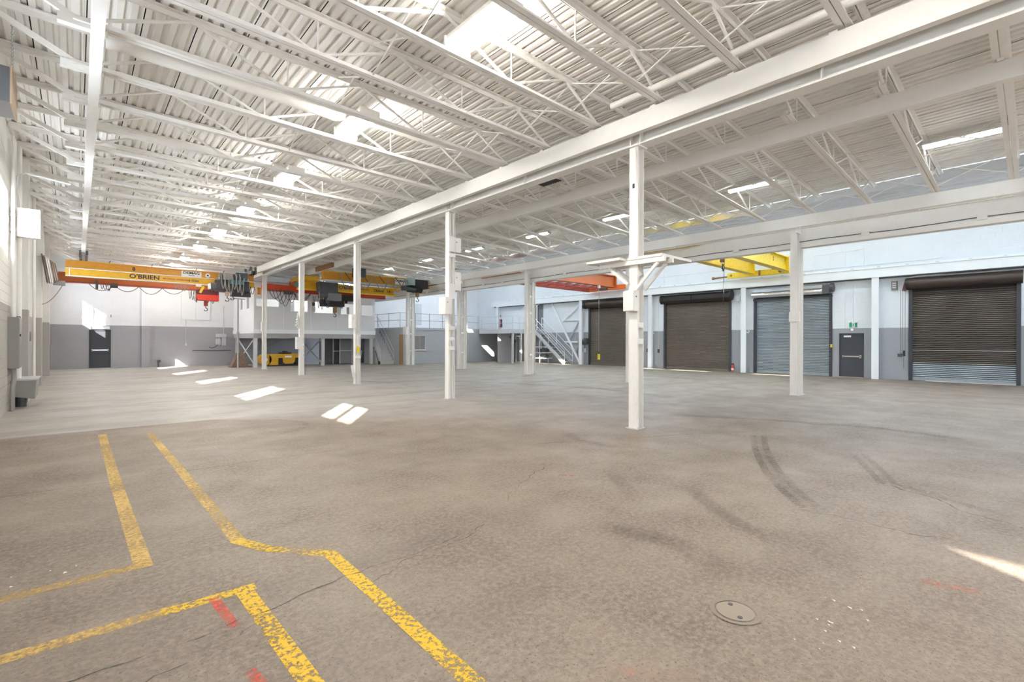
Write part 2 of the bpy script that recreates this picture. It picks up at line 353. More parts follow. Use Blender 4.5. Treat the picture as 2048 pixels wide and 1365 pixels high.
# ------------------------------------------------------------------ windows
def window_left(n, y0, y1, z0, z1, lab):
    w = thing(f'window_{n}', lab, 'window', (XL - 0.05, (y0 + y1) / 2, z0), kind='structure'); hw = (y1 - y0) / 2; h = z1 - z0; t = 0.05
    f = M().box(-.05, .05, -hw, -hw + t, 0, h).box(-.05, .05, hw - t, hw, 0, h).box(-.05, .05, -hw, hw, 0, t).box(-.05, .05, -hw, hw, h - t, h)
    part('window_frame', f, WHITE, w); mw = .055 if n == 2 else .02; part('mullion', M().box(-.03, .03, -mw, mw, t, h - t), WHITE, w)
    for s in (-1, 1):
        a, b = sorted((s * 0.03, s * (hw - t))); part('pane', M().box(-.004, .004, a, b, t, h - t), GLASS, w)
for n, (a, b, i) in enumerate(WINS):
    window_left(n + 1, a, b, 3.85 if i == 1 else 3.45, 4.93, f'high two-pane window in the left wall, {ORD[n]} from the near wall')
for n, y in enumerate((-6, -1, 4, 9, 14, 19, 24)):
    w = thing(f'window_{n + 8}', f'clerestory window added for sky light over the roller doors, {ORD[n]} from the near wall', 'window', (XR + 0.15, y + 1.8, 6.7), kind='structure')
    part('window_frame', M().box(-.05, .05, -1.8, -1.74, 0, 1.5).box(-.05, .05, 1.74, 1.8, 0, 1.5).box(-.05, .05, -1.8, 1.8, 0, .06).box(-.05, .05, -1.8, 1.8, 1.44, 1.5).box(-.04, .04, -.03, .03, .06, 1.44), COOLWHITE, w)
    for s in (-1, 1): a, b = sorted((s * 0.03, s * 1.74)); part('pane', M().box(-.004, .004, a, b, .06, 1.44), GLASS, w)

for n, (a, b, c, d_) in enumerate(nh):
    w = thing(f'window_{n + 15}', f'unseen window added for frontal daylight in the near wall, {ORD[n]} from the window wall', 'window', ((a + b) / 2, YN - .15, c), kind='structure')
    part('window_frame', M().box(-1.7, -1.64, -.05, .05, 0, 1.8).box(1.64, 1.7, -.05, .05, 0, 1.8).box(-1.7, 1.7, -.05, .05, 0, .06).box(-1.7, 1.7, -.05, .05, 1.74, 1.8).box(-.03, .03, -.04, .04, .06, 1.74), WHITE, w)
    for q in (-1, 1): e, f_ = sorted((q * .03, q * 1.64)); part('pane', M().box(e, f_, -.004, .004, .06, 1.74), GLASS, w)

# ------------------------------------------------------------------ roof joists
YJ = [0.36 + 1.335 * k for k in range(-4, 27)]
BC = 5.74
def chord(mb, p, q, w, h, gap):        # double angle: two bars with a gap
    p, q = Vector(p), Vector(q)
    for s in (-1, 1):
        o = Vector((0, s * (w / 4 + gap / 2), 0)); mb.bar(p + o, q + o, w / 2, 0.012)
        o2 = Vector((0, s * (gap / 2 + 0.006), h / 2)); mb.bar(p + o2, q + o2, 0.012, h)
    return mb
def mk(pts, r, m=WHITE): return M().cyl(pts[0], pts[1], r, 8).mesh('web_bar', m, True)
def bcB(x): return BC - (x - 7.6) * 0.0491
A_top = M(); 
for s in (-1, 1): A_top.box(XL + .02, 7.55, s * .042 - .037, s * .042 + .037, 6.312, 6.328).box(XL + .02, 7.55, s * .012 - .006, s * .012 + .006, 6.235, 6.312)
A_top = A_top.mesh('top_chord', WHITE)
A_bot = M()
for s in (-1, 1): A_bot.box(-.05, 7.42, s * .044 - .038, s * .044 + .038, BC - .03, BC - .014).box(-.05, 7.42, s * .012 - .006, s * .012 + .006, BC - .014, BC + .06)
A_bot = A_bot.mesh('bottom_chord', WHITE)
nA = [(-1.1, 6.27), (0.0, BC), (1.25, 6.28), (2.55, BC), (3.85, 6.28), (5.15, BC), (6.45, 6.28), (7.42, BC)]
A_web = []
for (xa, za), (xb, zb) in zip(nA, nA[1:]):
    if xa < -1: A_web.append(M().bar((xa, 0, za), (xb, 0, zb), .05, .075).mesh('web_bar', WHITE))
    else: A_web.append(mk(((xa, 0, za), (xb, 0, zb)), 0.026))
A_ver = [mk(((x, 0, BC), (x, 0, 6.30)), 0.014) for x in (0.05, 2.57, 5.15)]
dY = 1.335
A_br = [mk(((x, 0, za), (x, dY, zb)), 0.012) for x in (3.42, 6.62) for za, zb in ((BC + .02, 6.28), (6.28, BC + .02))]
A_gus = M().box(-.2, .16, -.05, .05, BC - .09, BC + .02).mesh('seat_plate', WHITE)
def B_top_mesh():
    m = M()
    for s in (-1, 1): m.bar((7.55, s * .042, 6.32), (16.2, s * .042, zroof(16.2) - .010), .074, .014)
    for s in (-1, 1): m.bar((7.55, s * .012, 6.28), (16.2, s * .012, zroof(16.2) - .05), .01, .065)
    return m.mesh('top_chord', WHITE)
B_top = B_top_mesh()
def B_bot_mesh(x0):
    m = M()
    for s in (-1, 1): m.bar((x0, s * .044, bcB(x0) - .02), (15.7, s * .044, bcB(15.7) - .02), .076, .016).bar((x0, s * .013, bcB(x0) + .02), (15.7, s * .013, bcB(15.7) + .02), .01, .06)
    return m.mesh('bottom_chord', WHITE)
B_botf, B_bots = B_bot_mesh(7.72), B_bot_mesh(9.3)
def tcB(x): return zroof(x) - 0.05
nB = [(7.75, 'b'), (8.75, 't'), (9.9, 'b'), (11.1, 't'), (12.3, 'b'), (13.5, 't'), (14.6, 'b'), (15.6, 't')]
zB = lambda x, k: bcB(x) if k == 'b' else tcB(x)
B_web = [mk(((xa, 0, zB(xa, ka)), (xb, 0, zB(xb, kb))), 0.025) for (xa, ka), (xb, kb) in zip(nB, nB[1:])]
B_ver = [mk(((x, 0, bcB(x)), (x, 0, tcB(x))), 0.013) for x in (9.9, 12.3, 14.6)]
B_br = [mk(((x, 0, za), (x, dY, zb)), 0.011) for x in (8.7, 13.2, 15.4) for za, zb in ((bcB(x) + .02, tcB(x)), (tcB(x), bcB(x) + .02))]
NJ = len(YJ)
for k, y in enumerate(YJ):
    o1 = ORD[NJ - 1 - k]
    j = thing('roof_joist', f'white open-web roof joist of the bay beside the window wall, {o1} from the end wall', 'joist', (0, y, 0), 'roof joists of the window bay')
    inst('top_chord', A_top, j); inst('bottom_chord', A_bot, j); inst('seat_plate', A_gus, j)
    for w in A_web + A_ver: inst('web_bar', w, j)
    if k < NJ - 1:
        for w in A_br: inst('bridging_rod', w, j)
    if y > 32.6: continue
    j = thing('roof_joist', f'white open-web roof joist between the two column rows, {ORD[NJ - 3 - k]} from the end wall', 'joist', (0, y, 0), 'roof joists between the column rows')
    short = (k - 4) % 5 in (1, 2)
    inst('top_chord', B_top, j); inst('bottom_chord', B_bots if short else B_botf, j)
    for w in B_web[1 if short else 0:] + B_ver: inst('web_bar', w, j)
    if y + dY < 32.6:
        for w in B_br: inst('bridging_rod', w, j)

# ------------------------------------------------------------------ long beams
def beam(name, label, cat='beam'): return thing(name, label, cat)
b = beam('crane_runway', 'white suspended crane runway along the window wall'); b.location = (0.18, 0, 5.42)
part('rail', M().ibeam_y(0, 0, .27, YN, 34.6, .13, .025, .02), WHITE, b)
clip = M().box(-.11, .11, -.03, .03, .235, .285).mesh('rail_clip', WHITE)
for y in YJ: inst('rail_clip', clip, b, (0, y, 0))
b = beam('roof_girder', 'white main roof girder on the first column row'); b.location = (7.63, 0, 5.17)
part('flange', M().box(-.13, .13, YN, 34.8, 0, .022), WHITE, b); part('flange', M().box(-.13, .13, YN, 34.8, .52, .54), WHITE, b)
part('web_plate', M().box(-.008, .008, YN, 34.8, .022, .52), WHITE, b)
st = M().box(-.11, -.008, -.008, .008, .022, .52).box(.008, .11, -.008, .008, .022, .52).mesh('stiffener', WHITE)
for y in (-7, -4, -1, 2, 4.85, 5.05, 7.9, 10.77, 10.97, 13.9, 16.75, 16.95, 19.8, 22.75, 25.7, 28.6, 31.6): inst('stiffener', st, b, (0, y, 0))
b = beam('crane_runway', 'white crane runway beam bolted along the first column row'); b.location = (7.385, 0, 5.32)
part('rail', M().box(-.055, .055, YN, 29.2, 0, .34), WHITE, b)
clip = M().box(-.03, .03, -.05, .05, .325, .37).mesh('rail_clip', WHITE)
for y in YJ[:-5]: inst('rail_clip', clip, b, (-.02, y + .12, 0)); 
b = beam('crane_runway', 'white crane runway hung midway between the column rows'); b.location = (9.71, 0, 5.31)
part('rail', M().box(-.055, .055, YN, 28.1, .02, .275).box(-.065, .065, YN, 28.1, 0, .02), WHITE, b)
clip = M().box(-.09, .09, -.035, .035, .27, .315).mesh('rail_clip', WHITE)
for y in YJ[:-5]: inst('rail_clip', clip, b, (0, y, 0))
b = beam('roof_girder', 'white roof girder with conduit on the second column row'); b.location = (15.72, 0, 4.97)
part('girder_body', M().box(0, .26, YN, 32.9, .0, .33).box(-.04, .0, YN, 32.9, .015, .335), WHITE, b)
part('conduit', M().cyl((-.03, YN, -.035), (-.03, 20.5, -.035), .013, 8), WHITE, b)
clip = M().box(-.055, -.005, -.02, .02, -.06, 0).mesh('conduit_clip', WHITE)
for i in range(20): inst('conduit_clip', clip, b, (0, -6 + i * 1.335, 0))
b = beam('crane_runway', 'deep white crane runway girder beyond the second column row'); b.location = (16.25, 0, 4.44)
part('rail', M().box(-.13, .13, YN, 32.9, .66, .69).box(-.012, .012, YN, 32.9, .02, .66), WHITE, b)
part('bottom_flange', M().box(-.14, .14, YN, 32.9, 0, .02).box(-.14, -.12, YN, 32.9, .02, .15), WHITE, b)
part('cable', M().tube([(-.16, y, .17 + .015 * math.sin(y * 1.9)) for y in [YN + i * .8 for i in range(52)]], .012, 5), DKGREY, b)
clip = M().box(-.19, -.13, -.09, .09, .11, .21).mesh('cable_clamp', WHITE)
for y in (-4, -1.6, .9, 3.2, 6.7, 8.9, 12.2, 14.2, 18.4, 20, 24.1, 25.6): inst('cable_clamp', clip, b, (0, y, 0))
b = thing('wall_fascia', 'corrugated metal fascia above the second column row', 'fascia', (16.05, 0, 5.30))
fas = []
for i in range(5): fas += [(.0, i * .085), (.03, i * .085 + .02), (.03, i * .085 + .05), (.0, i * .085 + .065)]
fas += [(.05, .405), (.05, 0)]
part('fascia_panel', M().prism(fas, 'y', YN, 32.8), LGREY, b)

# ------------------------------------------------------------------ columns
def hcol(x0, y, w, d, h, tf=.014):     # flanges face X; web along X
    m = M(); return m.box(x0, x0 + tf, y - w / 2, y + w / 2, 0, h).box(x0 + d - tf, x0 + d, y - w / 2, y + w / 2, 0, h).box(x0 + tf, x0 + d - tf, y - .006, y + .006, 0, h)
COLY = [4.97, 10.92, 16.85, 22.75, 28.65]
NEAR5 = ['nearest to the viewpoint with a bracket shelf', 'second from the shelf column', 'with a yellow tag on its web', 'fourth from the shelf column', 'nearest to the mezzanine office']
colroots = []
for i, y in enumerate(COLY):
    c = thing('steel_column', f'white steel H column of the first row, {NEAR5[i]}', 'column', (7.51, y, 0), 'columns of the first row')
    part('shaft', hcol(0, 0, .18, .20, 5.17), WHITE, c); part('cap_plate', M().box(-.06, .26, -.12, .12, 5.145, 5.17), WHITE, c)
    part('base_plate', M().box(-.04, .24, -.13, .13, 0, .015), LGREY, c)
    for z in ((1.55, 1.85) if i == 0 else (1.35, 1.6, 1.9, 3.0) if i == 1 else (.95, 1.35, 1.75, 3.1)):
        part('stiffener_plate', M().box(.014, .186, -.09, -.08, z, z + .10), WHITE, c)
    colroots.append(c)
c = colroots[0]; part('conduit', M().tube([(.1, -.03, 0), (.1, -.03, 2.5), (-.02, -.06, 4.6), (-.05, -.06, 5.1)], .016, 6), WHITE, c)
part('label_tag', M().box(-.006, 0, -.02, .02, 4.4, 4.48), BLACK, c)
c = colroots[1]
for dx in (.05, .15): part('conduit', M().cyl((dx, -.075, 0), (dx, -.075, 5.1), .014, 8), WHITE, c)
for z, s in ((2.75, 0), (4.05, 0)): part('splice_plate', M().box(.0, .21, -.1, -.085, z, z + .42), WHITE, c)
part('label_plate', M().box(.0, .21, -.1, -.09, 3.9, 4.0), WHITE, c)
c = colroots[2]; part('yellow_tag', M().box(.05, .15, -.1, -.09, 1.18, 1.40), BRIGHTYEL, c, label='small yellow tag fixed on the web')
part('conduit', M().cyl((.1, -.06, 0), (.1, -.06, 3.2), .016, 8), WHITE, c)
part('outlet_arm', M().tube([(-.02, -.02, .25), (-.1, -.1, .45), (-.14, -.12, .7)], .05, 6), WHITE, c)
c = colroots[3]
for a in range(5):
    d = Vector((-.18 + .02 * a, -.1, 2.3 + .13 * a)); part('pipe_stub', M().cyl((-.02, 0, 2.15 + .1 * a), d, .035, 8), WHITE, c)
for nm, y, z, h, dep, dy, lab in (('junction_box', 4.98, 2.15, .37, .13, .24, 'square white junction box on the shelf column'), ('junction_box', 10.85, 2.32, .46, .2, .34, 'tall white junction box on the second column of the first row'),
        ('junction_box', 16.85, 2.05, .5, .16, .3, 'white switch box on the column with a yellow tag'), ('junction_box', 22.75, 1.2, .55, .14, .2, 'narrow white box on the column with pipe stubs'),
        ('junction_box', 28.65, 2.1, .5, .05, .2, 'white cover box on the column nearest the mezzanine office'), ('junction_box', 10.92, 3.0, .5, -.2, .2, 'white box on the far face of the second column, middle of its shaft'),
        ('junction_box', 10.92, 4.05, .4, -.2, .2, 'white box on the far face of the second column, near its top')):
    x0, x1 = (7.51 - dep, 7.51) if dep > 0 else (7.71, 7.71 - dep)
    t = thing(nm, lab, 'electrical box', (x0, y, z), 'junction boxes on the columns')
    part('box_body', M().box(0, x1 - x0, -dy / 2, dy / 2, 0, h), WHITE, t); part('box_cover', M().box(-.01, 0, -dy / 2 + .015, dy / 2 - .015, .015, h - .015), WHITE, t)
    part('knob', M().cyl((.05, -dy / 2, h * .7), (.05, -dy / 2 - .01, h * .7), .012, 8), BLACK, t)
# bracket shelf on the first column
t = thing('bracket_shelf', 'white two-board shelf on diagonal brackets around the nearest column', 'shelf', (7.5, 4.97, 3.05))
part('shelf_board', M().box(-.06, .98, -.62, .10, .03, .075), WHITE, t); part('shelf_board', M().box(-.22, .55, .14, .90, .03, .075), WHITE, t)
for x in (-.02, .24): part('shelf_bearer', M().box(x - .025, x + .025, -.66, .72, -.06, .03), WHITE, t)
for x in (-.02, .24):
    part('diagonal_brace', M().bar((x, -.52, -.06), (x, -.09, -.50), .05, .05), WHITE, t); part('diagonal_brace', M().bar((x, .52, -.06), (x, .09, -.40), .05, .05), WHITE, t)
part('bracket_plate', M().prism([(-.02, -.12), (-.02, -.30), (.16, -.22)], 'y', -.105, -.095), WHITE, t)
COL2 = [4.9, 10.7, 16.41, 21.9, 27.55]
for i, y in enumerate(COL2):
    lab = ['beside the grey roller door', 'hidden behind the shelf column', 'in front of the metal stair', 'third from the grey roller door', 'in front of the grey block room'][i]
    c = thing('steel_column', f'white twin-post steel column of the second row, {lab}', 'column', (15.80, y, 0), 'columns of the second row')
    part('post', hcol(0, 0, .19, .20, 4.96), WHITE, c); part('post', hcol(.36, 0, .19, .2, 4.44), WHITE, c)
    for z in (.9, 2.0, 2.9, 3.7, 4.3): part('lacing_plate', M().box(.2, .36, -.05, -.03, z, z + .09), WHITE, c)
    part('base_plate', M().box(-.05, .62, -.14, .14, 0, .015), LGREY, c)
    part('cap_block', M().box(-.09, .2, -.13, -.08, 4.82, 4.97), WHITE, c)
    part('conduit', M().cyl((-.02, .06, 1.3), (-.02, .06, 2.3), .02, 8), WHITE, c)
t = thing('junction_box', 'square white junction box on the twin column beside the grey roller door', 'electrical box', (15.72, 4.86, 2.2), 'junction boxes on the columns')
part('box_body', M().box(0, .08, -.14, .14, 0, .29), WHITE, t); part('box_cover', M().box(-.01, 0, -.13, .13, .01, .28), WHITE, t)
t = thing('junction_box', 'white box on the twin column in front of the grey block room', 'electrical box', (15.62, 27.5, 2.0), 'junction boxes on the columns')
part('box_body', M().box(0, .18, -.2, .2, 0, .5), WHITE, t); part('box_cover', M().box(-.01, 0, -.18, .18, .02, .48), WHITE, t)

# ------------------------------------------------------------------ lights
LY = [-6.9, -2.9, 1.1, 5.15, 9.15, 13.25, 17.3, 21.4, 25.3, 29.1, 32.8]
proto = None
for i, y in enumerate(LY):
    lab = f'white box ceiling light glowing warm over the window bay, {ORD[len(LY) - 1 - i]} from the end wall'
    if proto is None:
        t = proto = thing('ceiling_light', lab, 'light', (4.1, y, 5.84), 'warm ceiling lights of the window bay')
        part('housing', M().box(-.18, .18, -.58, .58, .10, .16).box(-.20, .20, -.62, -.58, -.02, .16).box(-.20, .20, .58, .62, -.02, .16), WHITE, t)
        part('lens', M().prism([(-.165, 0), (.165, 0), (.155, .10), (-.155, .10)], 'y', -.54, .54), LENS, t)
        for s in (-.45, .45): part('hanger', M().cyl((0, s, .16), (0, s, .48), .008, 6), WHITE, t)
        part('ballast_box', M().cyl((.0, .75, .12), (.34, .75, .12), .06, 10), WHITE, t)
    else:
        t = copy_tree(proto); t['label'] = lab; t.location.y = y
LY2 = [-7.2, -3.1, 1.08, 5.26, 9.6, 13.45, 17.55, 21.7, 25.9, 30.0]
proto = None
for i, y in enumerate(LY2):
    lab = f'bright twin-tube strip light between the column rows, {ORD[len(LY2) - 1 - i]} from the end wall'
    if proto is None:
        t = proto = thing('strip_light', lab, 'light', (13.62, y, 5.66), 'cool strip lights between the column rows')
        part('housing', M().box(-.06, .06, -.61, .61, .20, .26).box(-.13, .13, -.61, .61, .195, .205), WHITE, t)
        for s in (-1, 1):
            part('tube', M().cyl((s * .065, -.6, .17), (s * .065, .6, .17), .016, 10), TUBE, t)
        for s in (-.61, .61): part('tube_holder', M().box(-.09, .09, s - .012, s + .012, .14, .22), WHITE, t)
    else:
        t = copy_tree(proto); t['label'] = lab; t.location.y = y
for i, y in enumerate((-6, -1.5, 3, 7.5, 12, 16.5, 21, 25.5, 30)):  # unseen lamps, added to brighten the high bay
    t = copy_tree(proto); t.location = (20.8, y, 8.0); t['label'] = f'unseen strip light added to brighten the roller door bay, {ORD[8 - i]} from the end wall'; t['group'] = 'added fill lights of the high bay'
    t.scale = (2.5, 1.9, 1)
    for ch in t.children:
        if ch.name.startswith('tube') and 'holder' not in ch.name:
            ch.data = ch.data.copy(); ch.data.materials[0] = TUBE_FILL
    part('hanger', M().box(-.03, .03, -.02, .02, .26, .9), WHITE, t)
t = thing('louvre_vent', 'dark louvred heater vent between two roof joists', 'vent', (9.05, 8.46, 5.86))
part('vent_frame', M().box(0, .5, 0, .03, 0, .06).box(0, .5, .72, .75, 0, .06).box(0, .03, 0, .75, 0, .06).box(.47, .5, 0, .75, 0, .06).box(0, .5, 0, .75, .06, .3), WHITE, t)
for i in range(8): part('louvre_blade', M().bar((.03, .08 + i * .085, .02), (.47, .08 + i * .085, .02), .06, .01, (0, .6, .8)), DKGREY, t)
single('sprinkler_pipe', M().cyl((.3, 9.26, 6.0), (3.75, 9.26, 6.0), .09, 18).cyl((3.75, 9.26, 6.0), (3.95, 9.26, 6.12), .09, 18), WHITE, 'thick white pipe running between two roof joists over the window bay', 'pipe', smooth=True)
single('sprinkler_pipe', M().cyl((7.15, YN, 5.86), (7.15, 5.2, 5.86), .055, 14), WHITE, 'white pipe running along the top of the first girder', 'pipe', smooth=True)

# ------------------------------------------------------------------ near left wall: door, pilasters, blocks, boxes
d = thing('door_1', 'brown door in the window wall at the frame edge', 'door', (XL, 12.15, 0), kind='structure')
part('door_frame', M().box(-.1, .03, 0, .06, 0, 2.2).box(-.1, .03, .99, 1.05, 0, 2.2).box(-.1, .03, 0, 1.05, 2.14, 2.2), BROWN, d)
part('door_leaf', M().box(-.09, -.05, .06, .99, 0, 2.14), BROWN, d)
blkW = M().box(0, .006, .004, .396, .004, .196).mesh('concrete_block', W_LEFT)
blkH = M().box(0, .006, .004, .196, .004, .196).mesh('concrete_block', W_LEFT)
for r in range(29):
    y = 13.26; off = r % 2
    if off: inst('concrete_block', blkH, wall_left, (XL, y, r * .2)); y += .2
    while y + .4 < 17.25:
        if not (r * .2 + .2 > 3.45 and r * .2 < 4.93 and y + .4 > 13.6 and y < 15.36): inst('concrete_block', blkW, wall_left, (XL, y, r * .2))
        y += .4
pil = [17.3, 23.4, 29.4]
for i, y in enumerate(pil):
    tag(part(f'trim_{i + 1}', M().box(XL, XL + .22, y, y + .45, 0, 6.2), W_LEFT, None), f'white block pilaster with grey foot on the window wall, {ORD[2 - i]} from the end wall', 'pilaster', kind='structure')
t = thing('wall_cabinet', 'sunlit white cabinet on a bracket high on the window wall', 'electrical box', (XL + .12, 15.62, 3.95))
part('cabinet_body', M().box(0, .38, 0, .28, 0, .66), WHITE, t); part('wall_bracket', M().box(-.12, 0, .05, .2, .1, .2).box(-.12, 0, .05, .2, .45, .55), WHITE, t)
part('conduit', M().tube([(.05, .14, .66), (.05, .14, .85), (-.02, .14, 1.15), (.0, .14, 1.4), (.12, .14, 1.5), (.9, .18, 1.42)], .022, 8), WHITE, t)
part('cabinet_lid', M().box(.02, .36, -.012, 0, .02, .64), WHITE, t)
t = thing('electric_panel', 'tall grey electrical panel with conduits on the window wall', 'electrical panel', (XL + .006, 15.3, .95))
part('panel_body', M().box(0, .17, 0, .75, 0, 1.15), PANEL, t); part('panel_door', M().box(.17, .182, .03, .72, .03, 1.12), PANEL, t)
part('handle', M().box(.182, .2, .08, .14, .72, .77), BLACK, t)
for i, dy in enumerate((.1, .3, .55)):
    part('conduit', M().cyl((.07, dy, 1.15), (.07, dy, 5.2), .03, 10), W_LEFT if False else WHITE, t); part('conduit', M().tube([(.07, dy, 0), (.08, dy - .02, -.25), (.06, dy - .1, -.5), (.06, dy - .1, -.94)], .03, 8), PANEL, t)
part('sub_panel', M().box(0, .14, .95, 1.35, .35, 1.2), DKGREY, t)
t = thing('wall_trough', 'grey sheet-metal trough box low on the window wall', 'trough', (XL + .006, 15.9, .2))
part('trough_body', M().prism([(0, .08), (.40, .0), (.43, .46), (0, .46)], 'y', 0, 1.3), PANEL, t); part('trough_rim', M().box(0, .45, -.02, 1.32, .44, .47), LGREY, t); part('drain_stub', M().cyl((.15, .4, -.2), (.15, .4, .1), .1, 10), DKGREY, t)
for i, (y, z, s, lab) in enumerate(((20.2, 1.55, .22, 'small grey switch box on the window wall past the tall panel'), (24.6, 1.5, .35, 'grey breaker box on the window wall nearest the end wall'), (19.3, 1.45, .16, 'small brown outlet box on the window wall between pilasters'))):
    t = thing('switch_box', lab, 'electrical box', (XL, y, z), 'switch boxes on the window wall'); part('box_body', M().box(0, .12, 0, s, 0, s * 1.3), PANEL if i < 2 else BROWN, t); part('conduit', M().cyl((.05, s / 2, s * 1.3), (.05, s / 2, 2.4 + s), .015, 8), WHITE, t); part('box_cover', M().box(.12, .13, .02, s - .02, .02, s * 1.3 - .02), PANEL, t)
for i, y in enumerate((16.4, 18.6, 22.0)):
    single('wall_pipe', M().cyl((XL + .1, y, 0), (XL + .1, y, 6.2), .06 if i == 0 else .04, 12), WHITE, f'vertical white pipe on the window wall, {ORD[2 - i]} from the end wall', 'pipe', smooth=True, group='pipes on the window wall')
t = thing('unit_heater', 'dark grey box heater hung by a chain near the window wall', 'heater', (-1.13, 10.2, 5.10))
part('heater_body', M().box(0, .385, 0, .75, 0, .52).box(-.0, .385, -.02, .0, -.01, .10), SLATEGREY, t); part('end_panel', M().box(.385, .41, -.02, .77, -.02, .54), TAN, t, label='tan end panel')
chm = M().tube([(0, 0, 0), (.014, 0, .03), (0, 0, .06), (-.014, 0, .03), (0, 0, 0)], .005, 5).mesh('chain_link', GALV)
for i in range(12): inst('chain_link', chm, t, (.40, .1, .54 + i * .056))
t = thing('strip_curtain_bundle', 'bundled brown and white strip curtain hanging by the window wall', 'curtain', (-.95, 23.2, 3.6))
for i in range(7): part('strip', M().bar((.02 + .055 * i, .25, .98 - .05 * i), (.16 + .05 * i, .25, .0 + .05 * max(0, i - 4)), .03, .5, (0, 1, 0)), (DKGREY, RUST, SIGNW, SIGNW, RUST, BROWN, RUST)[i], t)
part('support_post', M().bar((.0, .15, .9), (-.05, .15, 2.6), .2, .14), WHITE, t); part('pull_box', M().box(.3, .62, .2, .5, -.05, .1), PANEL, t)
part('cable', M().tube(loop((.55, .3, -.05), (-.15, .3, -.75), .25), .012, 5), GCABLE, t)

# ------------------------------------------------------------------ far end wall
d = thing('door_2', 'charcoal steel exit door in the grey end wall', 'door', (.47, YF, 0), kind='structure')
part('door_frame', M().box(0, .05, -.03, .1, 0, 2.16).box(.88, .93, -.03, .1, 0, 2.16).box(0, .93, -.03, .1, 2.11, 2.16), DARKDOOR, d)
lf = part('door_leaf', M().box(.05, .88, .02, .06, .01, 2.11), DARKDOOR, d)
part('push_bar', M().box(.1, .84, -.05, -.01, .98, 1.05).box(.1, .16, -.05, .02, .96, 1.07).box(.78, .84, -.05, .02, .96, 1.07), CHROME, d); part('threshold', M().box(0, .93, -.08, .1, 0, .02), CHROME, d)
t = thing('door_hood', 'white sheet-metal hood over the charcoal end door', 'hood', (.52, YF, 2.2)); part('hood_body', M().box(0, .82, -.14, 0, 0, .16), COOLWHITE, t); part('closer_arm', M().box(.45, .72, -.18, -.14, .16, .19), GALV, t)
tag(part('trim_4', M().box(2.77, 3.2, YF - .14, YF, 0, 6.2), W_FAR, None), 'white pilaster on the end wall', 'pilaster', kind='structure')
t = thing('boarded_window', 'white boarded two-leaf panel on the end wall', 'panel', (4.7, YF, 2.86)); part('panel_leaf', M().box(.03, .74, -.05, 0, .03, 1.52), COOLWHITE, t); part('panel_leaf', M().box(.76, 1.5, -.05, 0, .03, 1.52), COOLWHITE, t); part('panel_frame', M().box(0, .03, -.08, 0, 0, 1.55).box(1.5, 1.53, -.08, 0, 0, 1.55).box(0, 1.53, -.08, 0, 1.52, 1.55).box(0, 1.53, -.08, 0, 0, .03), COOLWHITE, t)
t = thing('switch_box', 'grey switch cluster on the end wall below the boarded panel', 'electrical box', (6.5, YF, 1.2)); part('box_body', M().box(.0, .3, -.14, 0, .12, .5), LGREY, t); part('box_body', M().box(.35, .6, -.14, 0, .05, .55), LGREY, t); part('wireway', M().box(.02, .62, -.12, 0, .58, .8), LGREY, t); part('conduit', M().cyl((.48, -.05, .8), (.48, -.05, 2.6), .02, 8), LGREY, t); part('flex_cord', M().tube(loop((.15, -.08, .12), (-.32, -.06, -.05), .12), .02, 6), DKGREY, t)
t = thing('wall_camera', 'small white floodlight high on the end wall', 'light', (1.32, YF, 2.85)); part('lamp_body', M().box(-.1, .06, -.18, 0, 0, .18), COOLWHITE, t); part('lamp_face', M().box(.06, .09, -.16, -.02, .02, .16), DKGREY, t)
single('wall_trim_rail', M().box(XL, 7.4, YF - .03, YF, 2.78, 2.84), COOLWHITE, 'thin white rail along the end wall above the grey band', 'trim')
single('wall_conduit', M().cyl((5.3, YF - .03, .95), (7.4, YF - .03, .95), .025, 8), DKGREY, 'dark horizontal conduit low on the end wall beside the switch cluster', 'conduit')
single('wall_conduit', M().cyl((4.95, YF - .03, 1.35), (4.95, YF - .03, 2.86), .015, 8).box(4.9, 5.0, YF - .06, YF, 1.25, 1.38), LGREY, 'pale conduit with a small box under the boarded window', 'conduit')
t = thing('floor_hydrant', 'small dark valve standing by the end wall', 'valve', (3.55, YF - .35, 0)); part('stem', M().cyl((0, 0, 0), (0, 0, .3), .04, 8), DKGREY, t); part('valve_head', M().cyl((-.06, 0, .3), (.1, 0, .34), .06, 8), DKGREY, t)

# ------------------------------------------------------------------ mezzanine office
OX0, OX1, OY, OZ0, OZ1 = 7.55, 15.05, 30.5, 2.02, 5.10
of = thing('mezzanine_office', 'pale grey raised office box on steel legs at the end wall', 'office', (OX0, OY, 0))
fw = [(.10, 1.38, 1.56 + 2.0, 4.05), (2.0, 3.05, 3.34, 4.08), (3.42, 4.62, 3.30, 4.06), (5.1, 6.35, 3.28, 4.02), (6.5, 7.45, 3.26, 4.0)]
wy = wall_y(M(), 0, .1, 0, OX1 - OX0, OZ0, OZ1, fw); part('front_wall', wy, LGREY if False else mat('office_grey_paint', (0.68, 0.69, 0.71), 0.5, 0, 0.03), of)
sw = [(2.6, 3.1, 3.5, 4.15), (1.1, 1.6, 3.5, 4.15)]
part('side_wall', wall_x(M(), 0, .1, .1, 4.9, OZ0, OZ1, sw), COOLWHITE, of); part('side_wall', wall_x(M(), 7.4, 7.5, .1, 2.5, OZ0, OZ1), LGREY, of)
part('floor_slab', M().box(0, 7.5, 0, 4.9, OZ0 - .12, OZ0 + .02), GREYP, of); part('office_roof', M().box(0, 7.5, 0, 4.9, OZ1 - .08, OZ1), LGREY, of)
part('inner_wall', M().box(.1, 7.4, 2.6, 2.65, OZ0, OZ1 - .1), mat('office_inside', (0.85, 0.86, 0.84), .6), of)
part('bottom_trim', M().box(-.03, 7.53, -.03, 0, OZ0 - .02, OZ0 + .22).box(-.03, 0, 0, 4.9, OZ0 - .02, OZ0 + .22), COOLWHITE, of)
